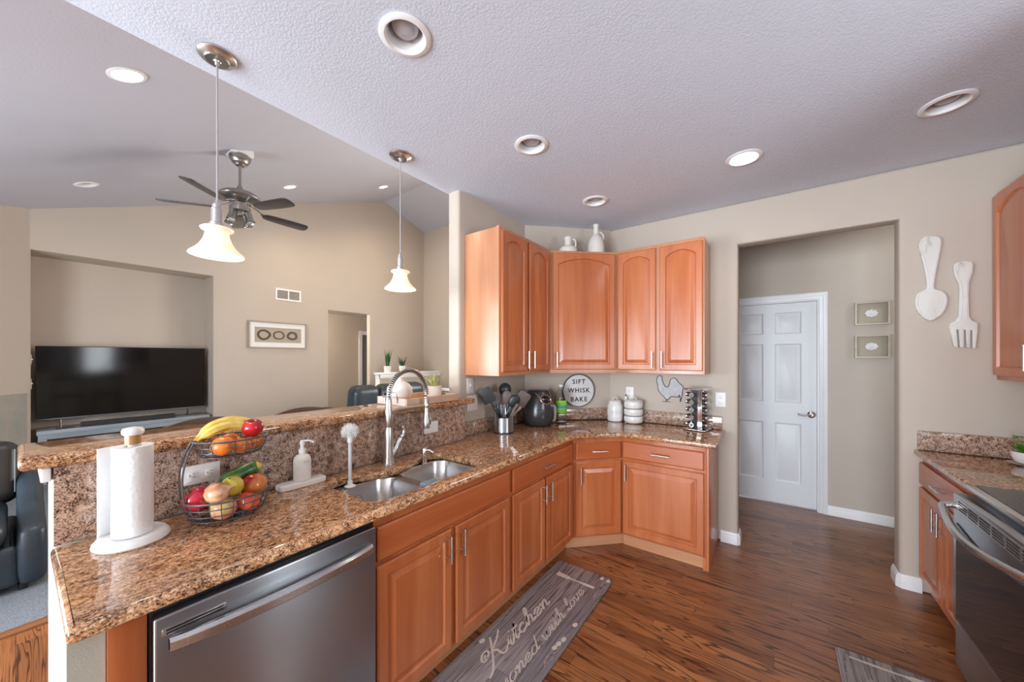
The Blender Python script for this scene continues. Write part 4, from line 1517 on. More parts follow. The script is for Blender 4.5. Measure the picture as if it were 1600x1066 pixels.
utensil('large charcoal turner, leftmost in the steel utensil crock', (.012, -.010, .03), (-.052, -.105, .235), 'turner', CHARC, BLACKP, 0.0)
utensil('dark grey slotted spoon in front of the large turner in the crock', (-.012, -.02, .03), (-.022, -.068, .215), 'slotted', simple('grey_nylon', (.09, .092, .09, 1), .5), BLACKP)
utensil('tall charcoal ladle at the top centre of the utensil crock', (.01, .03, .03), (-.015, .045, .292), 'ladle', CHARC, BLACKP, -.2)
utensil('taupe round spoon leaning in the middle of the utensil crock', (-.02, .0, .03), (.010, .010, .215), 'spoon', BROWNP, BROWNP)
utensil('taupe slanted spatula at the right of the utensil crock', (-.02, .03, .03), (.080, .085, .200), 'turner', BROWNP, BROWNP, .3)
utensil('slim steel tongs leaning out at the low right of the crock', (.0, -.01, .03), (.110, .000, .165), 'tongs', NICKEL, NICKEL)
utensil('steel-handled black spoon at the right front of the crock', (-.03, -.01, .04), (.045, .030, .190), 'spoon', BLACKP, NICKEL)

af = thing('air_fryer', 'dark grey egg-shaped air fryer with a copper-edged display in the corner', 'air fryer', (-1.668, 2.700, CT), R(45))
# local -y faces out of the corner
mb = MB()
mb.lathe([(0, .003), (.10, .003), (.118, .012), (.132, .05), (.138, .10), (.136, .155), (.125, .215), (.108, .27), (.094, .300), (.085, .306), (0, .308)], (0, 0, 0), 48)
mb.build('body', simple('air_fryer_graphite', (.06, .062, .066, 1), .22, .3), af, smooth=60)
mb = MB()
for k in range(4):
    mb.cyl((.08 * math.cos(R(45 + 90 * k)), .08 * math.sin(R(45 + 90 * k)), .0002), .012, .003, 10)
mb.build('foot', BLACKP, af)
COPP = simple('rose_copper', (.72, .46, .34, 1), .3, .9, .03)
Rf = lambda z: .108 + (.125 - .108) * (.27 - z) / .055 if z > .215 else .125 + (.136 - .125) * (.215 - z) / .06


def on_front(a, z, o=.002):
    r = Rf(z) + o
    return (r * math.sin(a), -r * math.cos(a), z)


mb = MB()
ga, gz_ = R(20), .232
oval = [(ga + R(25) * math.cos(2 * PI * k / 30), gz_ + (.038) * math.sin(2 * PI * k / 30) - .006 * math.cos(2 * PI * k / 30)) for k in range(30)]
mb.tube([on_front(a, z) for a, z in oval], .004, 8, True)
mb.tube([on_front(a, z) for a, z in ((ga - R(22), .232), (ga - R(34), .262), (ga - R(48), .288))], .003, 8)
mb.tube([on_front(ga + R(20 - 5 * k), .228 + .001 * k) for k in range(9)], .002, 6)
mb.build('display_ring', COPP, af)
mb = MB()
cen = mb.v(on_front(ga, gz_, .003))
vs = [mb.v(on_front(a, z, .001)) for a, z in oval]
for k in range(30):
    mb.face((cen, vs[k], vs[(k + 1) % 30]))
mb.build('display', BLGLASS, af)
mb = MB()
ha = R(40)
rad = Vector((math.sin(ha), -math.cos(ha), 0))
tang = Vector((math.cos(ha), math.sin(ha), 0))
P = [rad * .136 + Vector((0, 0, .178)), rad * .165 + Vector((0, 0, .180)), rad * .176 + Vector((0, 0, .16)), rad * .178 + Vector((0, 0, .11)), rad * .172 + Vector((0, 0, .062)), rad * .160 + Vector((0, 0, .052))]
mb.tube(smooth_loop(P, 5, False), .0125, 10)
mb.build('basket_handle', simple('handle_taupe', (.22, .18, .165, 1), .4), af)
mb = MB()
mb.tube([on_front(R(-62) + R(124) * k / 24, .150, .0004) for k in range(25)], .0015, 6)
mb.build('basket_seam', BLACKP, af)

bo = thing('water_bottle', 'clear plastic bottle with a bright green label beside the air fryer', 'bottle', (-1.555, 2.905, CT))
mb = MB()
out = [(0, .002), (.036, .001), (.045, .006), (.046, .03), (.043, .036), (.046, .042), (.046, .07), (.043, .076), (.0455, .082), (.0455, .206), (.046, .21), (.043, .245), (.030, .285), (.018, .302), (.0145, .306), (.0145, .325)]
inn = [(.013, .325), (.013, .306), (.028, .284), (.0415, .244), (.0442, .2), (.0442, .082), (.0418, .076), (.0447, .07), (.0447, .042), (.0418, .036), (.0447, .03), (.0435, .007), (0, .0035)]
mb.lathe(out + inn, (0, 0, 0), 32, sx=1.14, sy=1.14)
mb.build('shell', glass('clear_plastic', (.98, 1.0, .99, 1), .0, 1.22), bo, smooth=60)
t = NT('label_green_blue')
sp = t.n('ShaderNodeSeparateXYZ', Vector=t.coord())
band = t.ramp(t.math('DIVIDE', t.math('SUBTRACT', sp.outputs[2], .10), .10), [(0, srgb(128, 196, 50)), (.34, srgb(140, 206, 62)), (.40, srgb(60, 160, 170)), (.56, srgb(74, 172, 190)), (.62, srgb(140, 206, 62)), (1, srgb(150, 214, 70))])
t.set(Base_Color=band, Roughness=.35)
mb = MB(); mb.lathe([(.0461, .092), (.0464, .092), (.0464, .205), (.0461, .205)], (0, 0, 0), 32, sx=1.14, sy=1.14); mb.build('label_wrap', t.m, bo)
mb = MB(); mb.lathe([(0, .3255), (.0185, .3255), (.0185, .343), (.017, .345), (0, .345)], (0, 0, 0), 20); mb.build('cap', WHITEP, bo)

# canisters
cn = thing('canister', 'single white ceramic canister with an embossed band, left of the stacked bowls', 'canister', (-1.190, 3.285, CT))
mb = MB(); mb.lathe([(0, .0005), (.062, .0005), (.069, .008), (.070, .02), (.070, .135), (.066, .155), (.056, .168), (.055, .172), (0, .172)], (0, 0, 0), 40); mb.build('jar', WHITEC, cn)
mb = MB(); mb.lathe([(0, .1725), (.057, .1725), (.058, .180), (.05, .190), (.02, .198), (0, .199)], (0, 0, 0), 36)
mb.tube(smooth_loop([(-.026, 0, .190), (-.018, 0, .212), (0, 0, .219), (.018, 0, .212), (.026, 0, .190)], 4, False), .0045, 8)
mb.build('lid', WHITEC, cn)
mb = MB()
for i in range(9):
    a = R(-90 - 56 + 14 * i)
    c0 = Vector((.0702 * math.cos(a), .0702 * math.sin(a), 0))
    tg = Vector((-math.sin(a), math.cos(a), 0)) * .005
    mb.tube([c0 - tg + Vector((0, 0, .07)), c0 - tg + Vector((0, 0, .105))], .0012, 5)
    if i % 2:
        mb.tube([c0 - tg + Vector((0, 0, .105)), c0 + tg + Vector((0, 0, .105)), c0 + tg + Vector((0, 0, .088)), c0 - tg + Vector((0, 0, .088))], .0012, 5)
    else:
        mb.tube([c0 - tg + Vector((0, 0, .07)), c0 + tg + Vector((0, 0, .105)), c0 + tg + Vector((0, 0, .07))], .0012, 5)
mb.build('embossed_letters', simple('emboss_shadow', srgb(206, 204, 200), .4), cn)
names = ['bottom', 'middle', 'top']
for i in range(3):
    b = thing('stacking_bowl', '%s white ceramic bowl of the three-bowl stack' % names[i] + (', under the flat lid' if i == 2 else ', on the counter' if i == 0 else ''), 'bowl', (-1.020, 3.282, CT + .0005 + i * .064), 0, 'white stacked bowls')
    mb = MB()
    mb.lathe([(0, .0003), (.060, .0003), (.074, .006), (.0815, .018), (.082, .05), (.079, .062), (.077, .0635), (.075, .062), (.077, .05), (.076, .02), (.06, .008), (0, .007)], (0, 0, 0), 44)
    mb.build('bowl', WHITEC, b)
    mb = MB()
    for q in range(9):
        a = R(-90 - 40 + 10 * q)
        c0 = Vector((.0826 * math.cos(a), .0826 * math.sin(a), 0))
        mb.tube([c0 + Vector((0, 0, .020)), c0 + Vector((0, 0, .044 if q % 3 else .036))], .0012, 5)
    mb.build('embossed_letters', bpy.data.materials['emboss_shadow'], b)
ld = MB(); ld.lathe([(0, .0003), (.078, .0003), (.080, .006), (.074, .012), (.03, .018), (0, .0185)], (0, 0, 0), 44)
ld.tube(smooth_loop([(-.026, 0, .014), (-.02, 0, .03), (0, 0, .036), (.02, 0, .03), (.026, 0, .014)], 4, False), .0045, 8)
o = tag(ld.build('bowl_lid', WHITEC), 'white ceramic lid with a loop handle on the three-bowl stack', 'lid')
place(o, (-1.020, 3.282, CT + .193), R(20))
sc = thing('ceramic_spoon', 'slim white ceramic spoon with a dark tip standing between canister and bowls', 'spoon', (-1.1075, 3.335, CT))
mb = MB(); mb.tube(smooth_loop([(0, 0, .001), (0, 0, .10), (0, 0, .16), (0, .003, .20), (0, .004, .232)], 5, False), [.007] * 5 + [.008] * 5 + [.014] * 5 + [.012] * 5 + [.009], 12); mb.build('handle', WHITEC, sc)
mb = MB(); mb.lathe([(0, .233), (.008, .233), (.007, .242), (0, .246)], (0, .004, 0), 12); mb.build('tip', BLACKP, sc)

# spice rack
RX, RYY, RA = -.497, 3.272, R(-10)
rk = thing('spice_rack', 'chrome and black revolving spice rack tower near the end of the counter', 'spice rack', (RX, RYY, CT), RA)
mb = MB()
mb.box((-.083, -.083, .001), (.083, .083, .014), .012, 3); mb.build('base', CHROME, rk)
mb = MB(); mb.box((-.034, -.034, .015), (.034, .034, .325)); mb.build('column', BLACKP, rk)
mb = MB(); mb.box((-.080, -.080, .326), (.080, .080, .340), .010, 3)
mb.build('top', CHROME, rk)
mb = MB()
for sx in (-1, 1):
    for sy in (-1, 1):
        mb.box((sx * .036 - .002, sy * .0365 - .002, .015), (sx * .036 + .002, sy * .0365 + .002, .325))
for s in (-1, 1):
    mb.box((s * .030 - .017, -.0385, .015), (s * .030 + .017, -.0365, .325)) if s > 0 else None
mb.build('front_plate', CHROME, rk)
JG = simple('spice_jar_dark', (.05, .035, .028, 1), .15, var=.4, scale=80)
JL = simple('spice_lid_chrome', (.70, .70, .70, 1), .15, 1.0)
JT = simple('spice_lid_centre', (.20, .20, .21, 1), .3)
face_names = {0: 'front', 1: 'right', 3: 'left'}
first = None
for fc in (3, 0, 1):
    for row in range(5):
        for colx in ((-.019,) if fc == 0 else (-.019, .019)):
            z = .045 + .0605 * row
            M = Matrix.Translation((RX, RYY, CT)) @ Matrix.Rotation(RA + fc * PI / 2, 4, 'Z')
            loc = M @ Vector((colx, -.0395, z))
            lab = 'dark spice jar with a chrome ringed lid on the %s face of the spice rack' % face_names[fc]
            if first is None:
                first = thing('spice_jar', lab, 'spice jar', loc, RA + fc * PI / 2, 'jars on the %s face of the spice rack' % face_names[fc])
                A = Matrix.Rotation(R(90), 4, 'X')
                mb = MB(); mb.lathe([(0, 0), (.0165, .0), (.0175, .004), (.0175, .026), (.015, .029), (0, .029)], (0, 0, 0), 18, M=A); mb.build('jar', JG, first)
                mb = MB(); mb.lathe([(0, .0292), (.0178, .0292), (.0185, .032), (.0185, .040), (.0165, .0425), (.0125, .0425), (.0115, .040), (0, .040)], (0, 0, 0), 20, M=A)
                l_ = mb.build('lid', JL, first)
                mb = MB(); mb.lathe([(0, .0403), (.0112, .0403), (.0105, .0415), (0, .0415)], (0, 0, 0), 18, M=A); mb.build('lid_centre', JT, l_)
            else:
                dup(first, loc, RA + fc * PI / 2, lab, 'jars on the %s face of the spice rack' % face_names[fc])

# jugs on the corner wall cabinet
UT = UZ1 + .0005
j = thing('jug', 'short squat white jug with a loop handle on the corner wall cabinet', 'jug', (-1.490, 2.916, UT), R(40), 'white jugs on the corner cabinet')
mb = MB(); mb.lathe([(0, .0003), (.076, .0003), (.082, .01), (.082, .045), (.070, .065), (.045, .078), (.031, .084), (.029, .12), (.033, .148), (.034, .158), (.029, .160), (.025, .15), (.025, .09), (0, .08)], (0, 0, 0), 36); mb.build('body', WHITEM, j)
mb = MB(); mb.tube(smooth_loop([(.026, 0, .138), (.055, 0, .142), (.070, 0, .118), (.070, 0, .072)], 6, False), .0075, 10); mb.build('handle', WHITEM, j)
j = thing('jug', 'tall slim-necked white jug with a loop handle on the corner wall cabinet', 'jug', (-1.292, 3.080, UT), R(40), 'white jugs on the corner cabinet')
mb = MB(); mb.lathe([(0, .0003), (.066, .0003), (.073, .008), (.074, .05), (.070, .10), (.058, .145), (.036, .175), (.024, .188), (.022, .23), (.024, .27), (.027, .278), (.023, .280), (.019, .27), (.019, .20), (0, .18)], (0, 0, 0), 36); mb.build('body', WHITEM, j)
mb = MB(); mb.tube(smooth_loop([(.020, 0, .205), (.042, 0, .210), (.066, 0, .182), (.064, 0, .135)], 6, False), .0075, 10); mb.build('handle', WHITEM, j)

# ------------------------------------------------------------------ wall things in the kitchen
INK = simple('sign_ink', (.03, .032, .036, 1), .6)
sg = thing('round_sign', 'round white wall sign reading SIFT WHISK BAKE above the corner backsplash', 'sign', (-1.5005, 3.1565, 1.190), R(45))
mb = MB(); mb.M = XZ; mb.plate([circle(0, 0, .150, 56)], -.008, .008, .001); mb.build('board', simple('sign_white', srgb(228, 228, 228), .7), sg)
mb = MB(); mb.lathe([(.1502, -.011), (.157, -.011), (.157, .010), (.1502, .010), (.1502, -.011)], (0, 0, 0), 56, M=Matrix.Rotation(R(90), 4, 'X')); mb.build('rim', simple('sign_rim_dark', (.055, .058, .065, 1), .5), sg)
for s, z, nm in (('SIFT', .083, 'lettering'), ('WHISK', .0, 'lettering'), ('BAKE', -.085, 'lettering')):
    mb = MB()
    text_mesh(mb, s, .060, Matrix.Translation((0, -.0086, z)) @ Matrix.Rotation(R(90), 4, 'X'), .0004, 1.24, .0014)
    mb.build(nm, INK, sg, smooth=0)

SLOT = simple('outlet_slot', (.02, .02, .02, 1), .6)


def plate_device(name, label, loc, rz, kinds, w=.072, h=.117, horiz=False):
    """local -y faces the room; kinds: one of 'outlet', 'switch', 'blank' per gang"""
    t = thing(name, label, 'outlet' if 'outlet' in name else 'light switch', loc, rz)
    mb = MB(); mb.M = XZ
    n = len(kinds)
    ww, hh = (w + .046 * (n - 1), h)
    if horiz:
        ww, hh = h, w
    mb.plate([rrect(-ww / 2, -hh / 2, ww / 2, hh / 2, .004)], .0003, .006, .002)
    pl = mb.build('cover_plate', WHITEP, t)
    for i, k in enumerate(kinds):
        xo = (i - (n - 1) / 2) * .046
        if k == 'switch':
            mb = MB(); mb.M = XZ; mb.plate([rrect(xo - .0165, -.033, xo + .0165, .033, .003)], .0063, .0085, .001); mb.build('rocker', WHITEP, t)
        elif k == 'toggle':
            mb = MB(); mb.box((xo - .005, -.016, -.004), (xo + .005, -.0063, .012), .002); mb.build('toggle', WHITEP, t)
        elif k == 'outlet':
            for s in (-1, 1):
                cx, cz = (s * .0265, 0) if horiz else (xo, s * .0195)
                mb = MB(); mb.M = XZ
                mb.plate([rrect(cx - .0155, cz - .0135, cx + .0155, cz + .0135, .008)], .0063, .0080, .0006)
                r_ = mb.build('receptacle', WHITEP, t)
                mb = MB()
                if horiz:
                    for q in (-1, 1):
                        mb.box((cx - .0005, -.0084, cz + q * .006 - .0009), (cx + .0075, -.0081, cz + q * .006 + .0009))
                    mb.box((cx - .010, -.0084, cz - .002), (cx - .006, -.0081, cz + .002))
                else:
                    for q in (-1, 1):
                        mb.box((cx + q * .006 - .0009, -.0084, cz - .0005), (cx + q * .006 + .0009, -.0081, cz + .0075))
                    mb.box((cx - .002, -.0084, cz - .010), (cx + .002, -.0081, cz - .006))
                mb.build('slots', SLOT, r_, smooth=0)
    return t


plate_device('wall_outlet', 'white horizontal double outlet in the tall backsplash behind the fruit basket', (-1.7995, .424, 1.052), R(90), ['outlet'], horiz=True)
plate_device('wall_outlet', 'plain white outlet plate low in the tall backsplash behind the faucet head', (-1.7995, 1.585, 1.050), R(90), ['blank'], horiz=True)
plate_device('light_switch', 'single-toggle light switch on the short wall, upper of the two plates', (W1X + .0005, 2.045, 1.288), R(90), ['toggle'])
plate_device('light_switch', 'double rocker light switch on the short wall, lower of the two plates', (W1X + .0005, 2.068, 1.153), R(90), ['switch', 'switch'])
plate_device('wall_outlet', 'white outlet at the right of the spice rack near the doorway', (-.345, W2Y - .0005, 1.158), 0, ['outlet'])
plate_device('wall_outlet', 'white outlet on the back wall behind the stacked bowls', (-1.090, W2Y - .0005, 1.170), 0, ['outlet'])

WW = NT('whitewashed_wood')
n1 = WW.n('ShaderNodeTexNoise', Vector=WW.mapped((14, 14, 3)), Scale=1.0, Detail=5.0)
n2 = WW.n('ShaderNodeTexNoise', Vector=WW.mapped((30, 30, 9)), Scale=1.0, Detail=3.0)
sc_ = WW.ramp(n1.outputs[0], [(.33, srgb(170, 164, 152)), (.42, srgb(222, 220, 212)), (.7, srgb(232, 232, 228))])
WW.set(Base_Color=WW.mix(WW.ramp(n2.outputs[0], [(.66, (0, 0, 0)), (.72, (.6, .6, .6))]), sc_, srgb(140, 132, 120)), Roughness=.8)
WW = WW.m
SPOON = [(0.8066, 2.2694), (0.8452, 2.2535), (0.8528, 2.2109), (0.8452, 2.1465), (0.832, 2.0496), (0.8232, 1.9681), (0.8265, 1.9313), (0.8561, 1.9181), (0.8755, 1.8801), (0.8755, 1.8311), (0.8561, 1.7753), (0.8121, 1.7354), (0.7729, 1.7596), (0.7443, 1.8172), (0.7386, 1.8684), (0.7501, 1.9129), (0.7785, 1.93), (0.7898, 1.9471), (0.7875, 2.0059), (0.7729, 2.1084), (0.7581, 2.1865), (0.7558, 2.229), (0.7729, 2.2644)]
FORK = [(0.9064, 2.0794), (0.9358, 2.091), (0.9719, 2.0821), (0.978, 2.0605), (0.9749, 2.0132), (0.9616, 1.9592), (0.9596, 1.8876), (0.9616, 1.7518), (0.9719, 1.7272), (0.9942, 1.71), (0.9952, 1.6625), (0.9871, 1.5583), (0.9749, 1.5585), (0.9749, 1.6666), (0.9667, 1.667), (0.9657, 1.5602), (0.9524, 1.5636), (0.9493, 1.6709), (0.941, 1.6713), (0.942, 1.5654), (0.9264, 1.5657), (0.9212, 1.6738), (0.9117, 1.6743), (0.918, 1.5642), (0.9022, 1.5693), (0.883, 1.6919), (0.8851, 1.713), (0.9064, 1.7264), (0.9212, 1.7545), (0.9243, 1.9236), (0.9201, 1.9563), (0.9022, 2.0152), (0.899, 2.0644)]
WY = W2Y - .001
t = thing('wooden_spoon', 'big whitewashed wooden spoon hung on the wall right of the doorway', 'wall decoration', (.806, WY, 2.0))
mb = MB(); mb.M = Matrix.Translation((-.806, 0, -2.0)) @ XZ
L = smooth_loop(SPOON[::-1], 4)
mb.plate([L], 0, .022, .006, 3)
mb.build('spoon', WW, t, smooth=60)
mb = MB(); mb.M = Matrix.Translation((-.806, 0, -2.0)) @ XZ
ins = off_loop(L, .010)
mb.tube([(p.x, p.y, .0215) for p in ins], .0022, 6, True)
mb.tube(smooth_loop([(.770, 1.925, .0215), (.806, 1.936, .0215), (.845, 1.915, .0215)], 4, False), .0022, 6)
mb.build('carved_edge', WW, t)
t = thing('wooden_fork', 'big whitewashed wooden fork hung on the wall beside the wooden spoon', 'wall decoration', (.938, WY, 1.85))
mb = MB(); mb.M = Matrix.Translation((-.938, 0, -1.85)) @ XZ
mb.plate([FORK[::-1]], 0, .022, .0028, 2)
mb.build('fork', WW, t, smooth=60)
mb = MB(); mb.M = Matrix.Translation((-.938, 0, -1.85)) @ XZ
mb.tube(smooth_loop([(.889, 1.70, .0215), (.915, 1.718, .0215), (.930, 1.75, .0215), (.932, 1.93, .0215), (.912, 2.02, .0215), (.909, 2.06, .0215), (.937, 2.08, .0215), (.966, 2.068, .0215), (.966, 2.02, .0215), (.953, 1.95, .0215), (.952, 1.75, .0215), (.962, 1.722, .0215), (.988, 1.702, .0215)], 4, False), .0022, 6)
mb.build('carved_edge', WW, t)

ROOST = [(-0.8432, 1.3185), (-0.8339, 1.3358), (-0.8132, 1.3412), (-0.7994, 1.3296), (-0.8017, 1.3102), (-0.7925, 1.2816), (-0.7766, 1.2486), (-0.7585, 1.2422), (-0.745, 1.2524), (-0.7361, 1.2838), (-0.7272, 1.3128), (-0.705, 1.323), (-0.683, 1.3143), (-0.6655, 1.2866), (-0.6438, 1.2688), (-0.6266, 1.2461), (-0.633, 1.2178), (-0.6352, 1.1802), (-0.6438, 1.1422), (-0.6503, 1.1183), (-0.6503, 1.1605), (-0.659, 1.1788), (-0.6633, 1.155), (-0.672, 1.1638), (-0.6852, 1.1583), (-0.705, 1.1618), (-0.7316, 1.1553), (-0.745, 1.1354), (-0.7676, 1.1339), (-0.7857, 1.1567), (-0.8132, 1.184), (-0.8316, 1.2121), (-0.8363, 1.2555), (-0.8455, 1.2843), (-0.8455, 1.2989)]
t = thing('rooster_silhouette', 'galvanised metal rooster outline hung on the back wall above the backsplash', 'wall decoration', (-.74, WY, 1.22))
GALV = simple('galvanised_sheet', (.52, .52, .53, 1), .6, .15, .10)
mb = MB(); mb.M = Matrix.Translation((.74, 0, -1.22)) @ XZ
RL = smooth_loop(ROOST[::-1], 3)
mb.plate([RL], .002, .005)
mb.build('body', GALV, t, smooth=0)
mb = MB(); mb.M = Matrix.Translation((.74, 0, -1.22)) @ XZ
mb.tube([(p.x, p.y, .005) for p in RL], .0034, 6, True)
for x in (-.7563, -.7676):
    mb.tube([(x, 1.136, .005), (x, 1.112, .005)], .0022, 6)
mb.tube([(-.7994, 1.111, .005), (-.7316, 1.1125, .005)], .0022, 6)
mb.build('wire_outline', simple('rooster_wire', (.10, .10, .11, 1), .5, .4), t)
mb = MB(); mb.M = Matrix.Translation((.74, 0, -1.22)) @ XZ
for x, a, b in ((-.80, 1.19, 1.27), (-.785, 1.18, 1.245), (-.77, 1.17, 1.235), (-.755, 1.16, 1.232), (-.74, 1.165, 1.25), (-.725, 1.165, 1.29), (-.71, 1.17, 1.305), (-.695, 1.165, 1.30), (-.68, 1.17, 1.29), (-.665, 1.19, 1.27), (-.65, 1.19, 1.25)):
    mb.tube([(x, a, .0055), (x, b, .0055)], .0016, 5)
mb.build('corrugation', GALV, t)

# shadow boxes in the hall
FRW = wood('frame_bleached_wood', srgb(170, 160, 140), srgb(196, 186, 166), srgb(210, 200, 182), 'X', .6)
LIN = simple('linen_backing', srgb(176, 166, 148), .9, var=.06, scale=300)
PLS = simple('plaster_flower', srgb(232, 232, 230), .7, var=.02)
for nm, zc, tilt in (('upper', 1.905, 3), ('lower', 1.605, 0)):
    t = thing('shadow_box_frame', '%s of the two bleached shadow-box frames with a white flower in the hall' % nm, 'picture frame', (.727, HY - .0015, zc), 0, 'shadow boxes in the hall')
    W_, H_, D_ = .114, .104, .048
    mb = MB(); mb.M = XZ
    mb.plate([[(-W_, -H_), (W_, -H_), (W_, H_), (-W_, H_)], [(-W_ + .014, -H_ + .014), (-W_ + .014, H_ - .014), (W_ - .014, H_ - .014), (W_ - .014, -H_ + .014)]], 0, D_, .001, 1)
    mb.build('frame', FRW, t, smooth=0)
    mb = MB(); mb.box((-W_ + .0145, -.006, -H_ + .0145), (W_ - .0145, -.002, H_ - .0145)); mb.build('backing', LIN, t, smooth=0)
    mb = MB()
    for ring, (rn_, rr_, sz_) in enumerate(((8, .027, .016), (5, .013, .012))):
        for k in range(rn_):
            a = 2 * PI * k / rn_ + ring * .4
            mb.ball((rr_ * math.cos(a) * 1.1, -.013 - .005 * ring, rr_ * .85 * math.sin(a)), sz_, 10, sx=1, sy=.45, sz=.9, rows=6)
    mb.ball((0, -.023, 0), .008, 10)
    mb.build('flower', PLS, t, smooth=80)

# ------------------------------------------------------------------ range and the plant beside it
rg = thing('range', 'stainless electric range with black glass top and oven door at the right', 'range', (.728, 2.583, 0), R(-90))
mb = MB(); mb.box((.004, .03, .06), (.756, .64, .893), .003); mb.build('body', STEEL, rg)
mb = MB(); mb.box((0, -.004, .8945), (.760, .645, .9165), .004, 2); mb.build('cooktop_rim', STEELH, rg)
mb = MB(); mb.box((.012, .022, .917), (.748, .63, .9205), .001, 1); ck_ = mb.build('cooktop', BLGLASS, rg)
mb = MB()
for x, y, r in ((.20, .18, .10), (.56, .18, .075), (.20, .47, .075), (.56, .47, .10)):
    mb.lathe([(r, .9206), (r + .002, .9209), (r + .004, .9206)], (x, y, 0), 40)
mb.build('burner_ring', simple('burner_mark_grey', (.10, .10, .105, 1), .3), ck_)
mb = MB(); mb.box((.004, -.042, .285), (.756, .026, .872), .006, 2); od = mb.build('oven_door', STEEL, rg)
mb = MB(); mb.M = Matrix.Translation((0, -.0425, 0)) @ XZ
mb.plate([smooth_loop([(.05, .31), (.71, .31)], 1, False) + [(.71, .745)] + [(.71 - .66 * k / 12, .745 - .030 * math.sin(PI * k / 12)) for k in range(1, 12)] + [(.05, .745)]], 0, .004, .001, 1)
mb.build('door_glass', BLGLASS, od)
mb = MB(); mb.M = Matrix.Translation((0, -.0425, 0)) @ XZ
mb.plate([[(.06, .806), (.70, .806), (.70, .862), (.06, .862)]], 0, .003, .001, 1)
vp = mb.build('vent_panel', STEELH, od)
mb = MB()
for g in range(6):
    for r_ in range(4):
        x0 = .072 + g * .104
        mb.box((x0, -.0465, .8125 + r_ * .0115), (x0 + .086, -.0455, .8180 + r_ * .0115))
mb.build('vent_slots', BLACKP, vp, smooth=0)
mb = MB()
hp = [(.020, -.040, .818), (.024, -.075, .812)] + [(.03 + .70 * k / 16, -.082 - .035 * math.sin(PI * k / 16), .808 - .03 * math.sin(PI * k / 16)) for k in range(17)] + [(.736, -.075, .812), (.740, -.040, .818)]
mb.tube(smooth_loop(hp, 3, False), .0145, 12); mb.build('door_handle', STEELH, od)
mb = MB(); mb.box((.004, -.036, .075), (.756, .026, .272), .006, 2); mb.build('storage_drawer', STEEL, rg)
mb = MB()
for x in (.04, .70):
    for y in (.08, .58):
        mb.cyl((x, y, .0005), .018, .059, 12)
mb.build('foot', BLACKP, rg)

LEAF = simple('leaf_fresh_green', srgb(92, 140, 52), .45, var=.3, scale=20)
LEAFD = simple('leaf_dark_green', srgb(38, 78, 44), .4, var=.35, scale=14)
LEAFY = simple('leaf_pale_yellow_green', srgb(176, 178, 112), .5, var=.2, scale=14)
SOIL = simple('potting_soil', srgb(58, 44, 34), .95, var=.3, scale=90)


def blade_leaf(mb, base, tip, wd, bend=0.0, th=.004):
    b, p = Vector(base), Vector(tip)
    d = p - b
    side = d.cross(Vector((0, 0, 1)))
    if side.length < 1e-5:
        side = Vector((1, 0, 0))
    side.normalize()
    up = side.cross(d).normalized()
    rows = []
    for k in range(8):
        u = k / 7
        w_ = wd * (.55 + .45 * math.sin(PI * min(1, u * 1.3))) * (1 - u ** 3) + .0006
        c = b + d * u + up * (bend * math.sin(PI * u * .9)) * d.length
        rows.append([mb.v(c - side * w_), mb.v(c - up * th), mb.v(c + side * w_), mb.v(c + up * th * .3)])
    for r0, r1 in zip(rows, rows[1:]):
        for i in range(4):
            mb.face((r0[i], r0[(i + 1) % 4], r1[(i + 1) % 4], r1[i]))
    mb.face(rows[0]); mb.face(rows[-1][::-1])


pp = thing('potted_plant', 'small green plant in a white bowl pot on the range-side counter', 'plant', (1.130, 3.245, .9225), 0)
mb = MB(); mb.lathe([(0, .0003), (.034, .0003), (.046, .012), (.056, .035), (.058, .062), (.054, .062), (.05, .036), (.04, .016), (0, .012)], (0, 0, 0), 30); mb.build('pot', WHITEC, pp)
mb = MB(); mb.lathe([(0, .044), (.051, .044), (.051, .048), (0, .05)], (0, 0, 0), 20); mb.build('soil', SOIL, pp)
mb = MB()
rs = random.Random(3)
for k in range(34):
    a = rs.random() * 2 * PI
    r = rs.random() * .03
    ln = .05 + .05 * rs.random()
    b = Vector((r * math.cos(a), r * math.sin(a), .05))
    blade_leaf(mb, b, b + Vector((math.cos(a) * ln * .75, math.sin(a) * ln * .75, ln * .6)), .009, .12, .001)
mb.tube(smooth_loop([(0, 0, .05), (-.012, .01, .10), (-.03, .01, .135)], 4, False), .0018, 5)
for k in range(9):
    a = rs.random() * 2 * PI
    mb.ball((-.03 + .013 * math.cos(a), .01 + .013 * math.sin(a), .137 + .008 * rs.random()), .008, 8, sz=.6, rows=6)
mb.build('leaves', LEAF, pp)
sa = MB(); sa.lathe([(0, .0003), (.05, .0003), (.072, .006), (.073, .0075), (.05, .0035), (0, .003)], (0, 0, 0), 30)
o = tag(sa.build('plant_saucer', simple('saucer_blush', srgb(196, 184, 176), .45)), 'shallow pale saucer under the white bowl pot', 'saucer')
place(o, (1.130, 3.245, .9145))

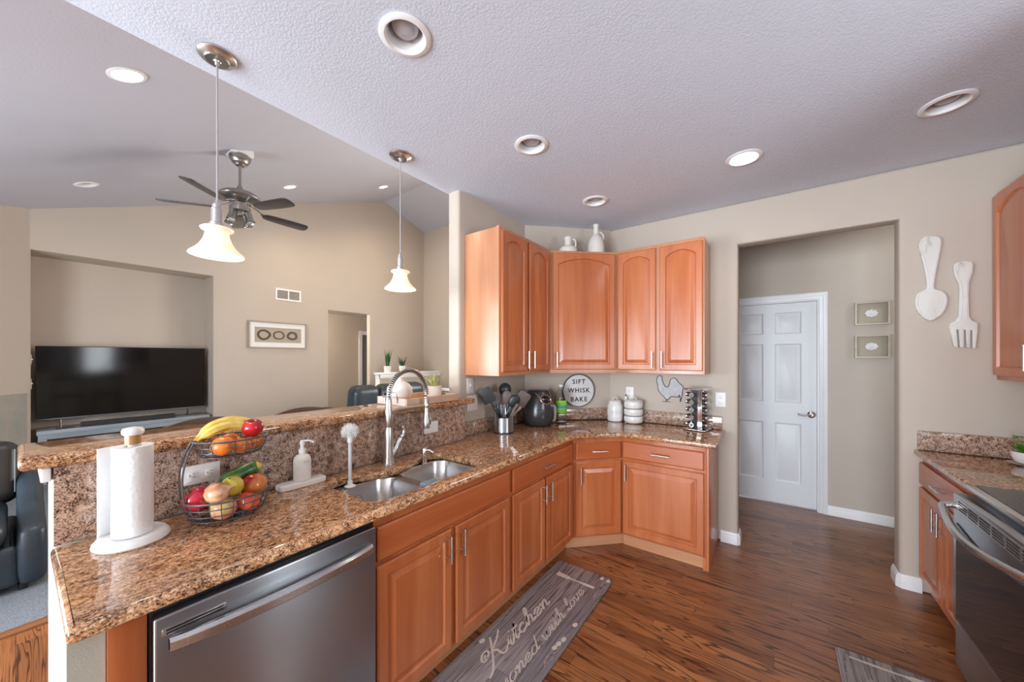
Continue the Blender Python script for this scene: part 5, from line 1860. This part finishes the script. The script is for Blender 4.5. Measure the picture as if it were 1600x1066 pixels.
# ------------------------------------------------------------------ floor mats with printed lettering
G = {
 'K': (1.9, [[(-.05, 1.1), (-.35, 1.0), (-.60, 1.35), (-.40, 1.85), (.0, 1.8), (.12, 1.4), (-.1, 1.15), (-.3, 1.3), (-.2, 1.55)], [(.62, 2.75), (.50, 1.7), (.30, .5), (.0, -.45), (-.40, -.7)], [(1.55, 2.7), (1.1, 1.95), (.48, 1.3), (.85, .95), (1.15, .2), (1.5, 0), (1.8, .3)]]),
 'S': (1.3, [[(1.2, 2.2), (.8, 2.6), (.35, 2.2), (.7, 1.5), (1.0, .8), (.6, .1), (.05, .2), (0, .6)]]),
 'a': (1.1, [[(.8, .85), (.4, 1), (.1, .6), (.15, .15), (.45, 0), (.75, .35), (.85, .95), (.8, .2), (.95, 0), (1.15, .25)]]),
 'c': (.9, [[(.75, .8), (.5, 1), (.15, .7), (.1, .3), (.4, 0), (.7, .15), (.95, .4)]]),
 'd': (1.1, [[(.8, .85), (.4, 1), (.1, .6), (.15, .15), (.45, 0), (.75, .35), (1.05, 2.1)], [(1.05, 2.1), (.85, .6), (.88, .05), (1.15, .25)]]),
 'e': (.95, [[(0, .3), (.5, .45), (.75, .75), (.5, 1), (.15, .7), (.1, .3), (.4, 0), (.75, .15), (1, .4)]]),
 'h': (1.1, [[(0, .2), (.5, 1.5), (.58, 2.1), (.38, 2.2), (.27, 1.2), (.2, 0)], [(.2, .1), (.45, .85), (.7, 1), (.8, .7), (.75, .15), (.9, 0), (1.15, .25)]]),
 'i': (.6, [[(0, .3), (.3, 1), (.25, .2), (.4, 0), (.65, .3)], [(.38, 1.45), (.41, 1.49), (.45, 1.56)]]),
 't': (.7, [[(0, .3), (.35, 1.2), (.48, 1.85), (.3, .4), (.4, 0), (.7, .3)], [(.08, 1.25), (.4, 1.28), (.78, 1.35)]]),
 'n': (1.1, [[(0, .7), (.2, 1), (.25, .6), (.2, 0)], [(.2, .1), (.45, .85), (.7, 1), (.8, .7), (.75, .15), (.9, 0), (1.15, .25)]]),
 'o': (.95, [[(.6, .95), (.3, 1), (.05, .55), (.2, .05), (.55, .05), (.8, .5), (.6, .95), (.75, .85), (1.0, .9)]]),
 's': (.8, [[(0, .2), (.4, .8), (.5, 1.05), (.6, .5), (.45, .08), (.15, .05)], [(.45, .08), (.85, .3)]]),
 'w': (1.4, [[(0, .8), (.15, 1), (.2, .3), (.4, 0), (.65, .4), (.75, 1), (.7, .4), (.9, 0), (1.2, .5), (1.25, 1), (1.45, .9)]]),
 'l': (.65, [[(0, .2), (.5, 1.5), (.58, 2.1), (.38, 2.2), (.22, 1.2), (.25, .2), (.45, 0), (.7, .25)]]),
 'v': (.95, [[(0, .8), (.15, 1), (.25, .3), (.4, 0), (.7, .5), (.75, 1), (1, .9)]]),
 ' ': (.7, []),
}


def script_text(mb, s, M, width, xh, wd, slant=.32, z=.0004):
    """hand-lettered line; M maps (along, up) to the mat"""
    tot = sum(G[c][0] for c in s)
    k = width / tot
    x = 0
    for c in s:
        adv, strokes = G[c]
        for st in strokes:
            P = smooth_loop([((x + px + slant * py) * k, py * xh) for px, py in st], 5, False)
            old = mb.M
            mb.M = old @ M
            z += .00005
            mb.ribbon(P, wd, z)
            mb.M = old
        x += adv


def spiral(cx, cy, r, turns, flip=1, a0=0):
    return [(cx + r * (1 - .8 * t / 24) * math.cos(a0 + flip * turns * 2 * PI * t / 24), cy + r * (1 - .8 * t / 24) * math.sin(a0 + flip * turns * 2 * PI * t / 24)) for t in range(25)]


PRINT = simple('mat_print_cream', srgb(206, 196, 184), .6, var=.08, scale=60)
EDGE = simple('mat_edge_dark', srgb(92, 84, 80), .7)


def floor_mat(label, x0, x1, y0, y1):
    t = thing('kitchen_mat', label, 'floor mat', ((x0 + x1) / 2, (y0 + y1) / 2, .0005))
    hx, hy = (x1 - x0) / 2, (y1 - y0) / 2
    mb = MB(); mb.plate([rrect(-hx, -hy, hx, hy, .025)], 0, .012, .005, 3)
    mb.build('pad', MATW, t, smooth=40)
    return t, hx, hy


mt, hx, hy = floor_mat('grey plank-print mat lettered Kitchen, lying along the sink cabinets', -1.275, -.862, .85, 2.355)
cx_, cy_ = (-1.275 - .862) / 2, (.85 + 2.355) / 2
TM = lambda x, y: Matrix(((0, -1, 0, x - cx_), (1, 0, 0, y - cy_), (0, 0, 1, .0121), (0, 0, 0, 1)))
mb = MB()
script_text(mb, 'Kitchen', TM(-1.095, 1.345), .56, .045, .011, .42)
script_text(mb, 'Seasoned with love', TM(-.966, 1.07), 1.05, .034, .0065, .42)
mb.build('lettering', PRINT, mt, smooth=0)
mb = MB(); mb.M = Matrix.Translation((-cx_, -cy_, .0124))
# spatula print
mb.plate([[(-1.205, 2.178), (-1.118, 2.178), (-1.103, 2.19), (-1.045, 2.190), (-1.0, 2.183), (-.935, 2.183), (-.935, 2.207), (-1.0, 2.207), (-1.045, 2.200), (-1.103, 2.200), (-1.118, 2.212), (-1.205, 2.222)]], 0, .0003)
# fork print at the near end
mb.plate([[(-1.205, 1.0), (-1.13, 1.0), (-1.11, 1.012), (-.94, 1.012), (-.94, 1.028), (-1.11, 1.028), (-1.13, 1.04), (-1.205, 1.04), (-1.205, 1.030), (-1.15, 1.030), (-1.15, 1.024), (-1.205, 1.024), (-1.205, 1.016), (-1.15, 1.016), (-1.15, 1.01), (-1.205, 1.01)]], 0, .0003)
mb.build('utensil_print', PRINT, mt, smooth=0)
PRINTS = simple('mat_print_soft', srgb(170, 160, 152), .6, var=.1)
for xb, fl in ((-1.238, 1), (-.897, -1)):
    for yb in (1.02, 1.62, 2.22):
        mb = MB(); mb.M = Matrix.Translation((-cx_, -cy_, .0125))
        for k, (dy, r, tn) in enumerate(((-.10, .012, 1.1), (-.065, .018, 1.3), (-.025, .013, 1.2), (.02, .020, 1.4), (.065, .014, 1.2), (.10, .011, 1.0))):
            mb.ribbon(spiral(xb, yb + dy, r, tn, fl * (1 if k % 2 else -1), k), .0026)
        mb.ribbon(smooth_loop([(xb - .008 * fl, yb - .13), (xb + .014 * fl, yb - .06), (xb - .014 * fl, yb), (xb + .014 * fl, yb + .06), (xb - .008 * fl, yb + .13)], 6, False), .0022)
        mb.build('scroll_print', PRINTS, mt, smooth=0)
mb = MB(); mb.M = Matrix.Translation((-cx_, -cy_, .0125))
for x, y in ((-.893, 1.70), (-.900, 1.66), (-.905, 1.625), (-.890, 1.83), (-.885, 2.315), (-.93, 2.32), (-1.235, 1.44)):
    mb.plate([smooth_loop([(x - .012, y - .012), (x + .004, y - .018), (x + .012, y), (x + .003, y + .018), (x - .010, y + .010)], 3)], 0, .0003)
mb.build('leaf_print', PRINT, mt, smooth=0)

mt, hx, hy = floor_mat('grey plank-print mat in front of the range, only its corner in view', .258, .672, 1.15, 2.487)
mb = MB(); mb.M = Matrix.Translation((0, 0, .0124))
y = hy - .052
mb.plate([[(-hx + .05, y - .006), (-hx + .15, y - .010), (-hx + .24, y - .006), (-hx + .27, y - .025), (-hx + .36, y - .03), (-hx + .36, y + .02), (-hx + .27, y + .015), (-hx + .24, y + .004), (-hx + .15, y + .006), (-hx + .05, y + .006)]], 0, .0003)
mb.build('utensil_print', PRINT, mt, smooth=0)
mb = MB(); mb.M = Matrix.Translation((0, 0, .0125))
for yb in (hy - .13, hy - .7):
    for k, (dy, r, tn) in enumerate(((-.10, .012, 1.1), (-.065, .018, 1.3), (-.025, .013, 1.2), (.02, .020, 1.4), (.065, .014, 1.2))):
        mb.ribbon(spiral(-hx + .035, yb + dy, r, tn, 1 if k % 2 else -1, k), .0026)
script_text(mb, 'love', Matrix(((0, 1, 0, -hx + .10), (-1, 0, 0, hy - .16), (0, 0, 1, 0), (0, 0, 0, 1))), .22, .034, .0065)
mb.build('scroll_print', bpy.data.materials['mat_print_soft'], mt, smooth=0)

# ------------------------------------------------------------------ things on the bar
BT = 1.2065
TRW = wood('tray_whitewashed_wood', srgb(196, 158, 130), srgb(214, 176, 148), srgb(226, 194, 168), 'Y', .6)
tr = thing('serving_tray', 'pale wood serving tray with a dark wire handle on the far end of the bar', 'tray', (-1.925, 1.595, BT))
mb = MB(); mb.box((-.138, -.208, .0005), (.138, .208, .012), .001, 1); mb.build('bottom', wood('tray_oak_floor', srgb(196, 128, 74), srgb(212, 146, 92), srgb(222, 162, 110), 'Y', .5), tr)
TRS = simple('tray_side_white', srgb(204, 190, 178), .6, var=.05)
for s in (-1, 1):
    mb = MB(); mb.box((s * .138, -.218, .0005), (s * .150, .218, .046), .0015, 1); mb.build('long_side', TRW, tr)
    mb = MB(); mb.box((-.1375, s * .2085, .0005), (.1375, s * .2185, .046), .0015, 1); mb.build('short_side', TRS, tr)
for s in (-1, 1):
    mb = MB()
    yy = s * .2225
    mb.tube(smooth_loop([(-.062, yy, .018), (-.062, yy, .040), (-.070, yy + s * .004, .046), (-.066, yy + s * .010, .072), (-.045, yy + s * .012, .080), (.045, yy + s * .012, .080), (.066, yy + s * .010, .072), (.070, yy + s * .004, .046), (.062, yy, .040), (.062, yy, .018)], 5, False), .0034, 8)
    mb.build('handle', BRONZE, tr)
va = thing('vase', 'round white ceramic vase with a narrow neck in the wooden tray', 'vase', (-1.975, 1.475, BT + .0125))
mb = MB(); mb.lathe([(0, .0003), (.045, .0003), (.070, .02), (.082, .055), (.078, .09), (.056, .115), (.032, .126), (.024, .135), (.024, .150), (.029, .158), (.024, .159), (.019, .15), (.019, .13), (0, .12)], (0, 0, 0), 36); mb.build('body', WHITEM, va)
pp = thing('potted_succulent', 'pale spiky succulent in a white pot at the wall end of the tray', 'plant', (-1.935, 1.735, BT + .0125))
mb = MB(); mb.lathe([(0, .0003), (.046, .0003), (.051, .006), (.054, .085), (.050, .0855), (.047, .075), (0, .075)], (0, 0, 0), 32); mb.build('pot', WHITEM, pp)
mb = MB()
rs = random.Random(5)
for k in range(16):
    a = 2.4 * k
    tilt = .35 + .55 * (k % 5) / 4
    ln = .075 + .03 * rs.random()
    b = Vector((.012 * math.cos(a), .012 * math.sin(a), .074))
    blade_leaf(mb, b, b + Vector((math.cos(a) * math.sin(tilt), math.sin(a) * math.sin(tilt), math.cos(tilt))) * ln, .0085, .10, .002)
mb.build('leaves', LEAFY, pp)

# bar stools on the living-room side, only their curved top rails show
STW = wood('stool_dark_walnut', srgb(62, 42, 32), srgb(84, 58, 44), srgb(100, 72, 56), 'Y', .4)


def stool_parts(t):
    mb = MB(); mb.plate([rrect(-.20, -.21, .20, .21, .06)], .70, .755, .018, 3); mb.build('seat', leather('stool_seat_brown', (.06, .035, .022, 1)), t)
    for sx in (-1, 1):
        for sy in (-1, 1):
            mb = MB(); mb.tube([(sx * .16, sy * .17, .70), (sx * .21, sy * .21, .002)], [.020, .015], 8); mb.build('leg', STW, t)
    mb = MB()
    for sy in (-1, 1):
        mb.tube([(-.17, sy * .18, .70), (-.21, sy * .19, 1.06)], [.019, .016], 8)
    mb.build('back_post', STW, t)
    mb = MB()
    pr = []
    for k in range(15):
        u = -1 + 2 * k / 14
        y = .215 * u
        x = -.235 + .04 * u * u
        zt = 1.158 - .04 * u * u
        pr.append([(x, y, zt - .11), (x + .022, y, zt - .11), (x + .018, y, zt), (x - .004, y, zt)])
    prev = None
    for q in pr:
        vs = [mb.v(c) for c in q]
        if prev:
            for i in range(4):
                mb.face((prev[i], prev[(i + 1) % 4], vs[(i + 1) % 4], vs[i]))
        else:
            mb.face(vs)
        prev = vs
    mb.face(prev[::-1])
    mb.build('back_rail', STW, t)
    mb = MB()
    for sy in (-1, 1):
        mb.tube([(.19, sy * .195, .25), (-.19, sy * .195, .25)], .010, 8)
    mb.tube([(.19, -.195, .25), (.19, .195, .25)], .012, 8)
    mb.build('foot_rail', STW, t)


st = thing('bar_stool', 'dark wood bar stool behind the bar by the fruit basket, curved back rail showing', 'bar stool', (-2.42, .645, 0), 0, 'bar stools')
stool_parts(st)
dup(st, (-2.42, 1.170, 0), 0, 'dark wood bar stool behind the bar beyond the soap bottle, curved back rail showing', 'bar stools')

# ------------------------------------------------------------------ living room
LTH = leather('leather_blue_black', (.032, .046, .060, 1))
LTD = leather('leather_charcoal', (.030, .027, .026, 1))
rc = thing('recliner', 'dark blue-black leather recliner with a swooping arm at the left edge', 'armchair', (-4.3, -.27, .0065))
# faces +x, its right-hand arm (towards +y) is the one in view
mb = MB(); mb.box((-.40, -.44, .04), (.42, .29, .30), .04, 4); mb.build('base', LTH, rc)
mb = MB(); mb.box((-.30, -.26, .30), (.45, .24, .47), .07, 5); mb.build('seat_cushion', LTH, rc)
mb = MB(); mb.M = Matrix.Translation((-.28, 0, .42)) @ Matrix.Rotation(R(-14), 4, 'Y')
mb.box((-.13, -.30, 0), (.10, .295, .46), .09, 6)
bk = mb.build('backrest', LTD, rc)
for y in (-.10, .12, .27):
    mb = MB(); mb.M = Matrix.Translation((-.28, 0, .42)) @ Matrix.Rotation(R(-14), 4, 'Y')
    mb.tube(smooth_loop([(.1005, y, .07), (.104, y, .2), (.1005, y, .38)], 4, False), .004, 6)
    mb.build('piping', LTH, bk)
for s in (1, -1):
    yc = .335 if s > 0 else -.41
    mb = MB(); mb.M = Matrix.Translation((0, yc + .06, 0)) @ XZ
    prof = smooth_loop([(-.45, .10), (-.3, .03), (.3, .03), (.42, .06), (.445, .22), (.44, .33), (.40, .40), (.22, .44), (.0, .50), (-.2, .60), (-.40, .66), (-.48, .58), (-.49, .3)], 4)
    mb.plate([prof], 0, .12, .045, 4)
    mb.build('arm', LTH, rc, smooth=60)
mb = MB()
for x in (-.34, .36):
    for y in (-.36, .30):
        mb.cyl((x, y, .0), .022, .04, 10)
mb.build('foot', BLACKP, rc)

sf = thing('sofa', 'dark blue leather sofa beyond the bar, its rounded back facing the kitchen', 'sofa', (-5.75, 3.80, .0065))
mb = MB(); mb.box((-.50, -.62, .05), (.40, .62, .34), .04, 3); mb.build('base', LTH, sf)
for yc in (-.44, .03, .50):
    mb = MB()
    mb.M = Matrix.Translation((.23, yc, .34)) @ Matrix.Rotation(R(8), 4, 'Y')
    mb.box((-.15, -.234, 0), (.15, .234, .71), .12, 7)
    mb.build('back_cushion', LTH, sf)
for yc in (-.31, .31):
    mb = MB(); mb.box((-.52, yc - .305, .345), (.09, yc + .305, .50), .06, 4); mb.build('seat_cushion', LTH, sf)
for s in (-1, 1):
    mb = MB(); mb.box((-.48, s * .625, .03), (.36, s * .79, .66), .07, 5); mb.build('arm', LTH, sf)
mb = MB()
for x in (-.42, .32):
    for y in (-.5, .5):
        mb.cyl((x, y, 0), .025, .05, 10)
mb.build('foot', BLACKP, sf)

# television, console, soundbar in the niche
CW = wood('console_grey_blue', srgb(112, 122, 132), srgb(142, 152, 160), srgb(166, 174, 180), 'Y', .6)
cs = thing('media_console', 'weathered grey-blue media console standing in the wall niche', 'console', (-7.12, .94, .0065))
hw = .795
mb = MB(); mb.box((-.20, -hw, .585), (.20, hw, .635), .004); mb.build('top', CW, cs)
mb = MB()
for y0, y1 in ((-hw + .01, -hw + .075), (-.035, .035), (hw - .075, hw - .01)):
    mb.box((.155, y0, .0), (.195, y1, .5845), .003)
mb.box((.160, -hw + .075, .53), (.193, hw - .075, .584)); mb.box((.160, -hw + .075, .03), (.193, hw - .075, .09))
mb.build('face_frame', CW, cs)
mb = MB(); mb.box((-.19, -hw + .015, .0), (.150, hw - .015, .584)); mb.build('carcass', BLACKP, cs)
tv = thing('television', 'large flat black television standing on the console in the niche', 'television', (-7.12, .93, .642))
tw, t0, t1 = .79, .105, 1.005
mb = MB(); mb.box((-.035, -tw, t0), (.012, tw, t1), .006, 2); mb.build('case', BLACKP, tv)
mb = MB(); mb.box((.0125, -tw + .008, t0 + .022), (.0145, tw - .008, t1 - .008)); mb.build('screen', simple('tv_screen_glossy', (.006, .005, .005, 1), .09, var=.05, Specular_IOR_Level=.35), tv)
mb = MB(); mb.box((.0125, -tw + .002, t0 + .002), (.016, tw - .002, t0 + .018), .001, 1); mb.build('lower_bezel', simple('tv_bezel_grey', (.20, .22, .25, 1), .35, .8), tv)
for s in (-1, 1):
    mb = MB()
    mb.tube([(-.012, s * .60, t0 + .02), (.07, s * .60, .006)], .008, 8); mb.tube([(-.012, s * .60, t0 + .02), (-.07, s * .60, .006)], .008, 8)
    mb.build('foot', BRONZE, tv)
sb = thing('soundbar', 'long low black soundbar on the console below the television', 'soundbar', (-7.01, .92, .642))
mb = MB(); mb.box((-.035, -.44, .0005), (.035, .44, .058), .008, 2); mb.build('body', BLACKP, sb)
mb = MB(); mb.box((.0352, -.43, .008), (.0362, .43, .050)); mb.build('grille', simple('soundbar_cloth', (.03, .03, .033, 1), .9, var=.5, scale=500), sb)
rm = MB(); rm.box((-.02, -.075, 0), (.02, .075, .018), .004)
o = tag(rm.build('remote_control', CHARC), 'small dark remote control lying on the console left of the soundbar', 'remote control')
place(o, (-6.975, .36, .6420), R(12))

# fireplace tile on the angled wall
TILE = NT('slate_tile_grey')
br = TILE.n('ShaderNodeTexBrick', {'offset': 0.0, 'squash': 1.0}, Vector=TILE.coord(), Scale=1.0)
br.inputs['Brick Width'].default_value = .40
br.inputs['Row Height'].default_value = .29
br.inputs['Mortar Size'].default_value = .004
br.inputs['Color1'].default_value = srgb(186, 188, 180)
br.inputs['Color2'].default_value = srgb(200, 194, 180)
br.inputs['Mortar'].default_value = srgb(140, 136, 128)
nz = TILE.n('ShaderNodeTexNoise', Vector=TILE.coord(), Scale=6.0, Detail=4.0)
TILE.set(Base_Color=TILE.mix(.35, br.outputs[0], TILE.ramp(nz.outputs[0], [(.35, srgb(172, 180, 174)), (.65, srgb(214, 198, 176))]), 'MIX'), Roughness=.5)
fp = thing('fireplace_surround', 'grey slate tile surround of the corner fireplace at the far left edge', 'fireplace', (-6.885, .098, 0), R(-45))
mb = MB(); mb.M = Matrix.Rotation(R(90), 4, 'X')
mb.plate([[(.02, 0), (2.2, 0), (2.2, 1.10), (.02, 1.10)], [(.65, .15), (.65, .80), (1.55, .80), (1.55, .15)]], .001, .022, .002, 1)
mb.build('tile_face', TILE.m, fp, smooth=0)
mb = MB(); mb.box((.65, -.012, .15), (1.55, -.003, .80)); mb.build('firebox_glass', BLGLASS, fp, smooth=0)
plate_device('light_switch', 'small white switch plate on the niche edge beside the fireplace tile, upper', (TVX - .06, NY0 + .0005, 1.48), R(180), ['toggle'])
plate_device('light_switch', 'small white switch plate on the niche edge beside the fireplace tile, lower', (TVX - .06, NY0 + .0005, 1.20), R(180), ['toggle'])

# wall decoration over the sofa
pf = thing('picture_frame', 'long framed picture of three dark agate slices on the living-room wall', 'picture', (TVX + .0005, 2.664, 1.890), R(90))
PW, PH = .450, .226
mb = MB(); mb.M = XZ
mb.plate([[(-PW, -PH), (PW, -PH), (PW, PH), (-PW, PH)], [(-PW + .020, -PH + .020), (-PW + .020, PH - .020), (PW - .020, PH - .020), (PW - .020, -PH + .020)]], 0, .035, .002, 1)
mb.build('frame', simple('frame_taupe', srgb(164, 150, 134), .5), pf, smooth=0)
mb = MB(); mb.M = XZ
mb.plate([[(-PW + .021, -PH + .021), (PW - .021, -PH + .021), (PW - .021, PH - .021), (-PW + .021, PH - .021)], [(-PW + .09, -PH + .10), (-PW + .09, PH - .10), (PW - .09, PH - .10), (PW - .09, -PH + .10)]], .012, .018)
mb.build('mat_board', simple('mat_board_white', srgb(232, 232, 230), .8, var=.01), pf, smooth=0)
mb = MB(); mb.box((-PW + .085, -.010, -PH + .095), (PW - .085, -.006, PH - .095)); mb.build('backing', LIN, pf, smooth=0)
AG = simple('agate_rim_dark', srgb(66, 54, 46), .4, var=.4, scale=40)
for x, r, th in ((-.225, .088, .028), (0, .080, .019), (.215, .080, .034)):
    rs = random.Random(int(x * 1000) + 9)
    L = smooth_loop([(x + r * 1.12 * math.cos(a) * (1 + .08 * rs.uniform(-1, 1)), r * .95 * math.sin(a) * (1 + .08 * rs.uniform(-1, 1))) for a in (2 * PI * k / 10 for k in range(10))], 4)
    I = off_loop(L, th)[::-1]
    mb = MB(); mb.M = XZ; mb.plate([L, I], .0102, .0165); mb.build('agate_slice', AG, pf, smooth=0)

vt = thing('wall_vent', 'white return-air vent high on the living-room wall', 'vent', (TVX + .0005, 2.82, 2.604), R(90))
VW, VH = .206, .101
mb = MB(); mb.M = XZ
mb.plate([[(-VW, -VH), (VW, -VH), (VW, VH), (-VW, VH)], [(-VW + .028, -VH + .028), (-VW + .028, VH - .028), (-.010, VH - .028), (-.010, -VH + .028)], [(.010, -VH + .028), (.010, VH - .028), (VW - .028, VH - .028), (VW - .028, -VH + .028)]], 0, .012, .003, 2)
mb.build('frame', TRIMW, vt)
mb = MB(); mb.box((-VW + .02, -.002, -VH + .02), (VW - .02, -.0005, VH - .02)); mb.build('dark_back', simple('vent_shadow', (.24, .22, .20, 1), .8), vt, smooth=0)
mb = MB()
for k in range(11):
    z = -VH + .034 + k * .0134
    for a, b in ((-VW + .029, -.011), (.011, VW - .029)):
        mb.box((a, -.009, z), (b, -.003, z + .004))
mb.build('louvres', simple('vent_louvre', srgb(196, 190, 180), .5), vt, smooth=0)

# stairwell half wall with ledge, railing, two plants
mb = MB(); mb.box((-6.44, 4.25, 0), (-6.32, 5.849, 1.165)); struct('wall_stairwell', mb, WALL, smooth=0)
mb = MB(); mb.box((-6.475, 4.215, 1.1655), (-6.285, 5.849, 1.205), .006); mb.box((-6.455, 4.235, 1.09), (-6.305, 4.2495, 1.165), .003); mb.box((-6.319, 4.235, 1.09), (-6.305, 5.849, 1.165), .003)
mb.box((-6.45, 4.236, .01), (-6.31, 4.2485, 1.09), .003)
struct('trim_5', mb, TRIMW)
ra = thing('stair_railing', 'white stair railing with dark metal balusters beyond the bar', 'railing', (-4.2, 5.22, .0065))
mb = MB(); mb.box((-2.08, -.035, .815), (2.1, .035, .875), .008, 3); mb.build('top_rail', TRIMW, ra)
mb = MB(); mb.box((-2.08, -.025, .06), (2.1, .025, .095), .004); mb.build('bottom_rail', TRIMW, ra)
for k in range(36):
    mb = MB(); x = -2.02 + k * .115
    mb.box((x - .009, -.009, .0955), (x + .009, .009, .8145)); mb.build('baluster', BRONZE, ra, smooth=0)
mb = MB(); mb.box((2.11, -.05, .0), (2.19, .05, .95), .006); mb.build('newel_post', TRIMW, ra)
for y, lab, kind in ((4.47, 'tall snake plant in a small white pot on the white stairwell ledge', 0), (4.835, 'low dark aloe in a small white pot on the white stairwell ledge', 1)):
    pp = thing('potted_plant', lab, 'plant', (-6.38, y, 1.2055), 0, 'plants on the stairwell ledge')
    mb = MB(); mb.lathe([(0, .0003), (.058, .0003), (.066, .01), (.072, .13), (.066, .13), (.062, .118), (0, .118)], (0, 0, 0), 26); mb.build('pot', WHITEC, pp)
    mb = MB()
    rs = random.Random(11 + kind)
    for k in range(13 if kind == 0 else 20):
        a = 2.4 * k
        tilt = (.05 + .22 * rs.random()) if kind == 0 else (.25 + .75 * rs.random())
        ln = (.24 + .16 * rs.random()) if kind == 0 else (.17 + .08 * rs.random())
        b = Vector((.028 * math.cos(a), .028 * math.sin(a), .115))
        blade_leaf(mb, b, b + Vector((math.cos(a) * math.sin(tilt), math.sin(a) * math.sin(tilt), math.cos(tilt))) * ln, .022 if kind == 0 else .012, .05, .003)
    mb.build('leaves', LEAFD if kind else simple('leaf_snake_plant', srgb(44, 92, 46), .4, var=.45, scale=30), pp)

# hall ceiling lamp out of view, and a lamp added to brighten the passage
for nm, lab, loc, pw in (('hall_ceiling_lamp', 'flush opal ceiling lamp in the hall behind the doorway', (1.25, 3.95, CZ), 3), ('passage_fill_lamp', 'unseen opal lamp added to brighten the passage behind the living room', (-8.0, 3.15, 2.6), 75)):
    t = thing(nm, lab, 'ceiling light', loc)
    mb = MB(); mb.lathe([(0, -.09), (.10, -.075), (.15, -.03), (.155, -.0005), (0, -.0005)], (0, 0, 0), 30); mb.build('opal_dome', emit(nm + '_glow', (1, .95, .88), 3.0), t)
    l = bpy.data.lights.new(nm + '_light', 'POINT'); l.energy = pw; l.shadow_soft_size = .12; l.color = (1, .95, .88)
    lo = bpy.data.objects.new(nm + '_light', l); COL.objects.link(lo); lo.parent = t; lo.location = (0, 0, -.16)
